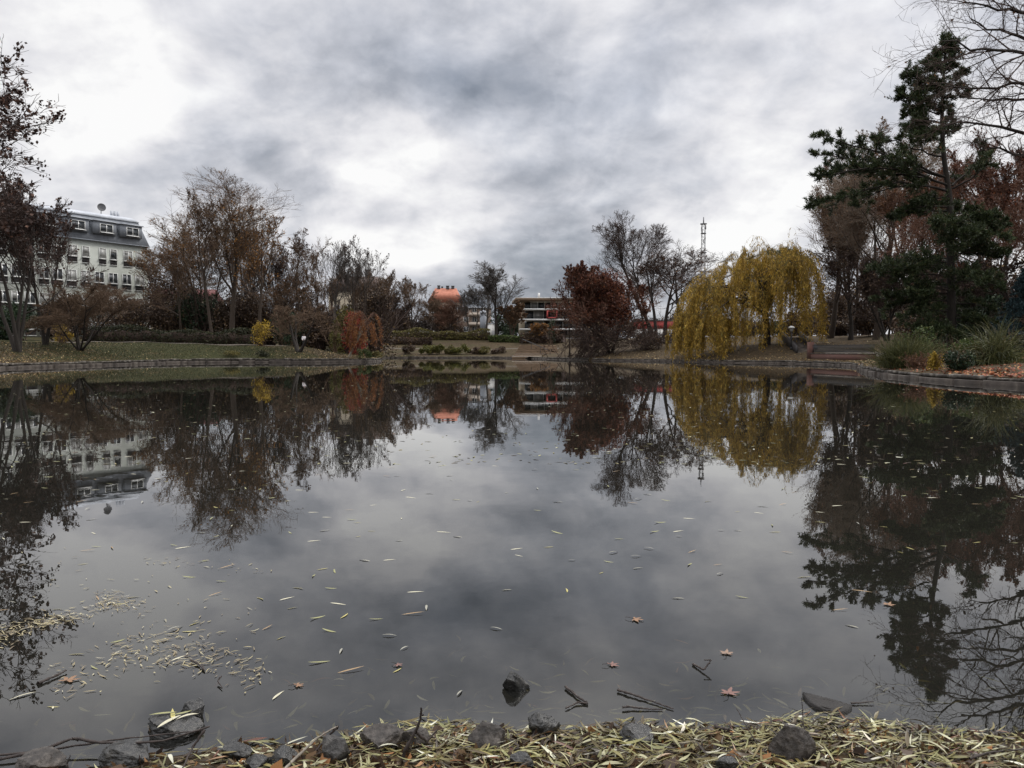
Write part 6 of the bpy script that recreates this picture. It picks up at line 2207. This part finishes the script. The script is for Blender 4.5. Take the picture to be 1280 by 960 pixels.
def rock(label, x0, y0, x1, y1, seed, mat='rock', hk=0.6, inwater=False, flat=1.0, group='stones along the near shore', name='stone', zoff=0.0):
    """a broken stone filling the photo box x0..x1, y0..y1"""
    rng = np.random.default_rng(seed)
    cx = (x0 + x1) / 2
    gp = on_water(cx, y1 - (y1 - y0) * 0.18)
    D = gp[1]
    w = (x1 - x0) / F * D / 0.96
    h = max((y1 - y0) / F * D / 0.92 * hk, 0.03)
    bm = None
    import bmesh
    bm = bmesh.new()
    bmesh.ops.create_icosphere(bm, subdivisions=5, radius=1.0)
    V = np.array([v.co[:] for v in bm.verts])
    Fc = np.array([[v.index for v in f.verts] for f in bm.faces])
    bm.free()
    V = V * np.array([1.0, 0.85, 0.9])
    for _ in range(16):
        nrm = unit(rng.normal(size=3) * np.array([1, 1, 1.0]))
        d = rng.uniform(0.45, 0.8)
        ov = np.maximum(V @ nrm - d, 0)
        V = V - ov[:, None] * nrm * 0.93
    off = rng.uniform(-50, 50, 3)
    dn = np.array([mnoise.fractal(Vector(v * 2.0 + off), 0.9, 2.1, 5) for v in V])
    d2 = np.array([mnoise.fractal(Vector(v * 7.0 + off), 0.8, 2.2, 4) for v in V])
    V = V * (1 + 0.06 * dn + 0.05 * d2)[:, None]
    ext = V.max(0) - V.min(0)
    V = (V - (V.max(0) + V.min(0)) / 2) / ext
    depth = w * rng.uniform(0.6, 0.8) * flat
    V = V * np.array([w * 0.95, depth, h * 1.6])
    m = MB()
    m.add(V, Fc)
    gz = 0.0 if inwater else max(0.0, G(gp[0], gp[1] - 0.05)) if gp[1] < shore_y(gp[0]) else 0.0
    o = m.build(name, MAT[mat], smooth=True)
    try:
        o.data.set_sharp_from_angle(angle=math.radians(28))
    except Exception:
        pass
    o.location = (gp[0], gp[1] + depth * 0.1, gz + h * 0.22 + zoff)
    tag(o, label, 'stone', group)
    return o


FIRST_ROCK = rock('flat dark wet stone with pale leaves on top, at the left of the near shore', 180, 886, 256, 920, 1, 'rock_wet', 0.5)
rock('rounded grey stone just behind the leaf-topped dark stone', 224, 876, 255, 901, 2, 'rock_wet', 0.8)
rock('long low dark stone under the fallen branch at the left', 124, 926, 191, 958, 3, 'rock_wet', 0.62)
rock('brown stone half under water at the bottom left corner', 18, 938, 78, 970, 4, 'rock_brown', 0.6)
rock('small dark wedge-shaped stone left of the peeled stick', 277, 932, 317, 953, 5, 'rock_wet', 0.8)
rock('small dark stone at the bottom edge below the wedge-shaped stone', 300, 948, 336, 968, 6, 'rock_wet', 0.8)
rock('dark stone beside the lower end of the peeled stick', 332, 936, 378, 962, 7, 'rock_wet', 0.75)
rock('small upright grey stone right of the peeled stick', 401, 928, 437, 960, 8, 'rock', 0.85)
rock('long flat-topped brown stone left of the upright forked stick', 446, 911, 510, 943, 9, 'rock_brown', 0.72)
rock('grey-brown stone directly behind the upright forked stick', 502, 912, 538, 938, 10, 'rock_brown', 0.8)
rock('broad brown stone with a dark hollow face in the middle of the near shore', 577, 906, 633, 942, 11, 'rock_brown', 0.78)
rock('dark pointed stone between the broad brown stone and the leaf heap', 659, 895, 702, 924, 12, 'rock_wet', 0.85)
rock('dark wet stone standing alone in the water beyond the near shore', 627, 837, 663, 866, 13, 'rock_wet', 0.72, True)
rock('dark stone buried in willow leaves right of the pointed stone', 774, 910, 818, 936, 14, 'rock_wet', 0.75)
rock('brown-grey stone standing in the leaves at the right', 962, 913, 1024, 960, 15, 'rock_brown', 0.85)
rock('small dark stone among leaves at the bottom edge below the broad brown stone', 636, 938, 672, 966, 16, 'rock_wet', 0.6)
rock('small dark stone among leaves at the bottom right of the middle', 892, 944, 930, 972, 17, 'rock_wet', 0.6)


def stick(label, pts, r, seed, mat='stick', side=(), name='stick', group='sticks along the near shore', z=None):
    """a twig through photo points (px, py, height above the ground); side twigs as their own runs"""
    rng = np.random.default_rng(seed)

    def wp(p):
        # a point standing hgt above the water: intersect the view ray with that level
        px, py, hgt = p
        v = (480.0 - py) / F
        y = math.cos(PITCH) + v * math.sin(PITCH)
        zz = -math.sin(PITCH) + v * math.cos(PITCH)
        D = (hgt - EYE) * y / zz
        return at(px, py, D)

    def run(pp, rad, k):
        w = np.array([wp(p) for p in pp])
        # keep bends: resample linearly, then roughen
        d = np.concatenate([[0], np.cumsum(np.linalg.norm(np.diff(w, axis=0), axis=1))])
        t = np.linspace(0, d[-1], k)
        q = np.column_stack([np.interp(t, d, w[:, i]) for i in range(3)])
        q[1:-1] += rng.normal(size=(k - 2, 3)) * rad * 0.14
        R = np.linspace(rad, rad * 0.45, k) * (1 + 0.14 * rng.normal(size=k))
        return q, R

    m = MB()
    q, R = run(pts, r, 22)
    o0 = q[0].copy()
    m.tubes(q[None], R[None], 7)
    for sp, sr in side:
        q2, R2 = run(sp, sr, 8)
        m.tubes(q2[None], R2[None], 6)
    o = m.build(name, MAT[mat], smooth=True, origin=o0)
    o.location = o0
    tag(o, label, 'stick', group)
    return o


stick('long dark branch with a kink lying from the left edge to the leaf-topped stone', [(-40, 958, 0.03), (52, 938, 0.03), (80, 927, 0.05), (96, 922, 0.07), (118, 928, 0.05), (160, 929, 0.05), (205, 926, 0.07), (262, 908, 0.09)], 0.0075, 1,
      side=[([(98, 925, 0.06), (90, 922, 0.08)], 0.006), ([(52, 938, 0.03), (68, 942, 0.02)], 0.004)])
stick('thin straight twig running beside the long dark branch at the left', [(-40, 948, 0.02), (60, 938, 0.02), (140, 925, 0.04), (256, 913, 0.08)], 0.005, 2)
stick('thin dark twig slanting down from the leaf-topped stone', [(256, 912, 0.1), (240, 935, 0.04), (228, 962, 0.03)], 0.006, 3)
stick('small dark curved twig poking up at the bottom left', [(88, 966, 0.0), (84, 954, 0.03), (88, 944, 0.06)], 0.004, 4)
stick('pale peeled stick rising right over the dark stones', [(350, 968, 0.02), (375, 942, 0.05), (400, 920, 0.08), (422, 908, 0.1)], 0.007, 5, 'stick_pale')
stick('dark stick meeting the tip of the pale peeled stick', [(422, 908, 0.1), (405, 926, 0.05), (390, 944, 0.02)], 0.006, 6)
stick('upright dark forked stick planted in the leaves', [(503, 952, 0.0), (506, 938, 0.05), (519, 915, 0.12), (526, 900, 0.17), (526.5, 885, 0.22)], 0.0085, 7,
      side=[([(520, 915, 0.12), (530, 924, 0.08), (536, 930, 0.04)], 0.007), ([(526, 894, 0.19), (530, 893.5, 0.195)], 0.005), ([(532, 928, 0.06), (547, 912, 0.1)], 0.006)])
stick('floating dark V-shaped twig right of the lone stone', [(707, 858, 0.01), (722, 871, 0.008), (735, 879, 0.008), (722, 878, 0.008), (707, 885, 0.008)], 0.0065, 8)
stick('long thin dark twig floating at a slant in the middle right', [(772, 862, 0.01), (805, 873, 0.008), (842, 886, 0.006)], 0.006, 9)
stick('thin dark twig floating flat below the slanting twig', [(778, 884, 0.012), (786, 883, 0.012), (806, 886, 0.006), (828, 886.5, 0.006)], 0.0055, 10)
stick('dark bent twig floating beside a brown leaf at the right', [(866, 830, 0.006), (880, 837, 0.012), (889, 825, 0.05), (880, 825, 0.05)], 0.006, 11)
stick('short dark twig floating at the left near the leaf raft', [(48, 854, 0.008), (64, 847, 0.01), (83, 838, 0.01)], 0.008, 12)
stick('small dark looped twig floating left of the middle', [(238, 825, 0.01), (247, 829, 0.01), (256, 838, 0.008), (252, 830, 0.01)], 0.0055, 13)
stick('small dark hooked twig floating below the looped twig', [(277, 845, 0.03), (272, 851, 0.015), (278, 860, 0.008)], 0.004, 14)
stick('thin dark stalk standing in the leaves left of the floating wood', [(1011, 936, 0.0), (1004, 905, 0.08), (1002, 872, 0.17)], 0.0035, 15)
stick('thin dark stalk leaning left among the right leaves', [(1062, 938, 0.01), (1046, 918, 0.06), (1033, 902, 0.1)], 0.003, 16)
stick('thin dark stalk leaning left by the spotted red leaf', [(950, 936, 0.01), (934, 910, 0.07), (920, 884, 0.13)], 0.003, 17)
stick('short dark twig lying between the stalks at the right', [(1047, 910, 0.02), (1056, 906, 0.02), (1066, 901, 0.03)], 0.005, 18)
stick('small dark twig floating right of the floating wood', [(1064, 879, 0.006), (1080, 878, 0.008), (1092, 877, 0.01)], 0.004, 19)
stick('dark bark strip lying at the water edge right of the middle', [(894, 908, 0.02), (906, 911, 0.025), (920, 914, 0.015)], 0.009, 20)
stick('dark twig lying across the willow leaves at the far right', [(1212, 948, 0.04), (1240, 940, 0.05), (1284, 936, 0.05)], 0.005, 21)


def floating_wood():
    rng = np.random.default_rng(5)
    out = [(1003, 870), (1018, 873.5), (1034, 877), (1050, 881), (1065, 885.5), (1062, 889), (1056, 892.5), (1044, 893.5), (1032, 890), (1020, 886.5), (1012, 881)]
    P = np.array([on_water(x, y) for x, y in out])
    mid = P.mean(0)
    n = len(P)
    lo, hi = P.copy(), P.copy()
    lo[:, 2] = -0.012
    hi[:, 2] = 0.011 + rng.uniform(-0.003, 0.004, n)
    hi[:5, 2] += 0.006
    inn = mid + (hi - mid) * 0.72
    inn[:, 2] = 0.014 + rng.uniform(-0.005, 0.003, n)
    m = MB()
    q = [[i, (i + 1) % n, n + (i + 1) % n, n + i] for i in range(n)] + [[n + i, n + (i + 1) % n, 2 * n + (i + 1) % n, 2 * n + i] for i in range(n)]
    m.add(np.vstack([lo, hi, inn]), np.array(q)[:, ::-1])
    m.f.append(np.arange(2 * n, 3 * n)[None, ::-1])
    o = m.build('driftwood', MAT['driftwood'], origin=mid)
    o.location = mid
    tag(o, 'dark slab of rotten wood floating just off the right leaf heap', 'driftwood')


MAT['driftwood'] = noise_mat('driftwood', (0.006, 0.005, 0.004), (0.02, 0.016, 0.013), 22, 0.45, 0.8, stretch=(2, 9, 9), dist=0.01)
floating_wood()

# ------------------------------------------------------------------ leaves afloat
MAT['litter_raft'] = leaf_mat('litter_raft', [(0, (0.1, 0.075, 0.05)), (0.4, (0.19, 0.155, 0.09)), (0.8, (0.3, 0.26, 0.14)), (0.95, (0.42, 0.39, 0.28)), (1, (0.05, 0.035, 0.03))], 0.05, 0.5)


def float_colours():
    cs = {'yellow': (0.4, 0.35, 0.12), 'pale': (0.46, 0.43, 0.31), 'olive': (0.24, 0.235, 0.1), 'tan': (0.3, 0.2, 0.1), 'grey': (0.27, 0.26, 0.21)}
    out = {}
    for k, c in cs.items():
        out[k] = noise_mat('floating_leaf_' + k, tuple(v * 0.75 for v in c), c, 60, 0.45, 0.1, dist=0.001)
    return out


FLC = float_colours()


def floating_leaves():
    rng = np.random.default_rng(421)
    protos = []
    for j, c in enumerate(('yellow', 'pale', 'olive', 'tan', 'grey', 'yellow', 'pale', 'olive')):
        m = MB()
        m.add(*leaf_strip(rng, np.zeros((1, 3)), rng.uniform(0.075, 0.115), rng.uniform(0.009, 0.017), 8, 0.35, 0.16, yaw=np.zeros(1)))
        V = m.v[0]
        V[:, 2] -= V[:, 2].min()
        V[:, 2] *= 0.5
        me = m.build('willow_leaf', FLC[c], smooth=True)
        protos.append((me, c))
    # photo-wide scatter on the open water, thicker towards the left shore raft
    pts = []
    tries = 0
    while len(pts) < 290 and tries < 40000:
        tries += 1
        D = 3.55 + 8.8 * rng.random() ** 0.75
        x = rng.uniform(-0.66, 0.66) * D
        if D < shore_y(x) + 0.12:
            continue
        w = 0.55 + 0.45 * math.sin(x * 1.1 + 0.7 * D) * math.sin(D * 1.7 + x * 0.4)
        if x < -1.2:
            w += 0.25
        if rng.random() > w:
            continue
        if all((x - p[0]) ** 2 + (D - p[1]) ** 2 > 0.012 for p in pts):
            pts.append((x, D))
    words = {'yellow': 'yellow', 'pale': 'pale cream', 'olive': 'olive-green', 'tan': 'tan', 'grey': 'greyish'}
    used = set()
    for k, (x, D) in enumerate(pts):
        j = int(rng.integers(0, len(protos)))
        src, c = protos[j]
        if j in used:
            o = src.copy()
            COL.objects.link(o)
        else:
            o = src
            used.add(j)
        o.location = (x, D, 0.0015)
        o.rotation_euler = (0, 0, rng.choice([0.25, -0.3, 0.1]) + rng.normal() * 0.7)
        s = rng.uniform(0.7, 1.3)
        o.scale = (s, s, s)
        zone = 'near shore' if D < 5 else 'midway out' if D < 8 else 'further out'
        side = 'left of the lone wet stone' if x < -0.3 else 'right of the lone wet stone' if x > 0.5 else 'behind the lone wet stone'
        tag(o, f'{words[c]} willow leaf afloat {zone}, {side}', 'leaf', f'{words[c]} willow leaves floating {zone}, {side}')
    # the crowd further out and the drifted rafts: past counting
    n = 2400
    D = 11.5 + 50 * rng.random(n) ** 1.6
    x = rng.uniform(-0.68, 0.68, n) * D
    keep = rng.random(n) < 0.6 + 0.5 * np.sin(x * 0.5 + 0.3 * D) * np.sin(D * 0.4)
    x, D = x[keep], D[keep]
    d2 = np.sqrt(((SHORE[None, ::4, 0] - x[:, None]) ** 2 + (SHORE[None, ::4, 1] - D[:, None]) ** 2).min(1))
    ok = (d2 > 1.5) & (x > -30) & (x < 20)
    pos = np.column_stack([x, D, np.full(len(x), 0.004)])[ok]
    m = MB()
    m.add(*leaf_strip(rng, pos, rng.uniform(0.08, 0.14, len(pos)), rng.uniform(0.018, 0.04, len(pos)), 4, 0.15, 0.05))
    tag(m.build('floating_leaf_scatter', MAT['litter_willow'], smooth=True), 'small pale leaves scattered over the far water', 'leaves', kind='stuff')
    pos, lens = [], []
    for (ax, ay, bx, by, n, sp) in [(-30, 806, 160, 750, 230, 10), (-20, 796, 90, 772, 130, 8), (120, 742, 175, 762, 40, 10), (60, 850, 205, 800, 80, 24), (140, 812, 250, 822, 110, 24), (200, 806, 330, 845, 90, 20), (190, 800, 310, 815, 50, 18), (20, 700, 330, 790, 60, 30), (300, 830, 335, 850, 16, 8), (190, 700, 330, 715, 40, 9)]:
        for _ in range(n):
            t = rng.random()
            p = on_water(ax + (bx - ax) * t + rng.normal() * 8, max(ay + (by - ay) * t + rng.normal() * sp * 0.6, 560))
            p[2] = 0.004 + rng.random() * 0.004
            pos.append(p)
    pos = np.array(pos)
    m = MB()
    m.add(*leaf_strip(rng, pos, 0.014 + 0.06 * rng.random(len(pos)) ** 1.5, rng.uniform(0.003, 0.009, len(pos)), 5, 0.4, 0.012))
    m.v[0][:, 2] = np.clip(m.v[0][:, 2], 0.0015, 0.009)
    tag(m.build('leaf_raft', MAT['litter_raft'], smooth=True), 'drifted raft of small yellow leaves on the water at the left', 'leaves', kind='stuff')


floating_leaves()


def maple_leaf(label, px, py, size, rz, mat, z=0.003, seed=0):
    rng = np.random.default_rng(seed)
    p = on_water(px, py)
    out = []
    lob = [(0, 1.0), (52, 0.86), (105, 0.62), (-105, 0.62), (-52, 0.86)]
    seq = []
    for a, r in sorted(lob):
        seq += [(a - 16, r * 0.62), (a - 7, r * 0.8), (a, r), (a + 7, r * 0.8), (a + 16, r * 0.62), (a + 26, 0.32 if a < 100 else 0.2)]
    for a, r in seq:
        a = math.radians(a) + rz
        r = r * size * 0.85 * rng.uniform(0.72, 1.12)
        out.append([math.sin(a) * r, math.cos(a) * r, 0.003 + 0.03 * r * rng.normal() * 0.5 + 0.02 * r])
    out = np.array(out)
    out[:, 2] = np.maximum(out[:, 2], 0.0005)
    m = MB()
    n = len(out)
    m.add(np.vstack([[0, 0, 0.003], out]), [[0, 1 + i, 1 + (i + 1) % n] for i in range(n - 1)])
    m.f.append(np.array([[0, n, 1]]))
    o = m.build('maple_leaf', mat)
    s = MB()
    a = math.pi + rz
    s.tubes(np.array([[[0, 0, 0.004], [math.sin(a) * size * 0.4, math.cos(a) * size * 0.4, 0.01], [math.sin(a + 0.2) * size * 0.8, math.cos(a + 0.2) * size * 0.8, 0.006]]]), np.array([[0.0015, 0.0014, 0.0014]]), 5)
    s.build('stalk', MAT['stick'], o)
    o.location = (p[0], p[1], z)
    return tag(o, label, 'leaf', 'maple leaves on the near water')


ML = {'red': noise_mat('maple_red', (0.1, 0.05, 0.04), (0.18, 0.095, 0.075), 40, 0.5, 0.2, dist=0.002), 'orange': noise_mat('maple_orange', (0.13, 0.07, 0.036), (0.23, 0.13, 0.07), 40, 0.5, 0.2, dist=0.002), 'brown': noise_mat('maple_brown', (0.13, 0.085, 0.06), (0.24, 0.16, 0.11), 40, 0.5, 0.2, dist=0.002)}
for k, a in enumerate([
        ('large dull red maple leaf with upturned dark points before the right leaf heap', 911, 868, 0.085, 0.4, 'red'),
        ('reddish maple leaf left of the bent twig, right of the middle', 764, 832, 0.06, 1.2, 'red'),
        ('orange maple leaf below the leaf raft at the left', 84, 852, 0.085, 0.2, 'orange'),
        ('orange maple leaf under a yellow leaf, left of the middle', 371, 858, 0.05, 1.0, 'orange'),
        ('small reddish leaf right of the floating olive leaves in the middle', 496, 832, 0.045, 2.0, 'red'),
        ('brown maple leaf beside the bent twig at the right', 908, 818, 0.07, 0.3, 'brown'),
        ('tan maple leaf on the water right of the middle, further out', 793, 775, 0.075, 1.9, 'orange'),
        ('rusty maple leaf under the mirrored pine boughs', 1110, 757, 0.08, 0.7, 'orange')]):
    maple_leaf(a[0], a[1], a[2], a[3], a[4], ML[a[5]], seed=500 + k)


def placed_leaf(rock_o, label, px, py, L_, yaw, c, seed):
    """a leaf laid on the stone where the photo shows it"""
    rng = np.random.default_rng(seed)
    v = (480.0 - py) / F
    d = Vector(((px - 640.0) / F, math.cos(PITCH) + v * math.sin(PITCH), -math.sin(PITCH) + v * math.cos(PITCH))).normalized()
    M = rock_o.matrix_basis
    hit, loc, nrm, _ = rock_o.ray_cast(M.inverted() @ Vector((0, 0, EYE)), d)
    if not hit:
        return None
    m = MB()
    m.add(*leaf_strip(rng, np.zeros((1, 3)), L_, L_ * 0.15, 8, 0.2, 0.05, yaw=np.zeros(1)))
    o = m.build('willow_leaf', FLC[c], smooth=True)
    n = (nrm + Vector((0, 0, 1.2))).normalized()
    q = n.to_track_quat('Z', 'Y').to_matrix().to_4x4() @ Matrix.Rotation(yaw, 4, 'Z')
    o.matrix_basis = Matrix.Translation(M @ loc + n * 0.006) @ q
    return tag(o, label, 'leaf', 'leaves lying on the dark flat stone')


bpy.context.view_layer.update()
for k, (px, py, L_, yaw, c, wd) in enumerate([(204, 893, 0.11, 0.1, 'olive', 'olive willow leaf along the left rim of the leaf-topped stone'), (216, 895, 0.12, -0.1, 'yellow', 'yellow willow leaf across the leaf-topped stone'), (226, 893, 0.09, 0.25, 'olive', 'short olive willow leaf in the middle of the leaf-topped stone'),
                                             (212, 902, 0.12, 0.5, 'pale', 'pale willow leaf slanting over the front of the leaf-topped stone'), (234, 896, 0.1, -1.2, 'pale', 'whitish willow leaf at the right of the leaf-topped stone')]):
    placed_leaf(FIRST_ROCK, wd, px, py, L_, yaw, c, 600 + k)
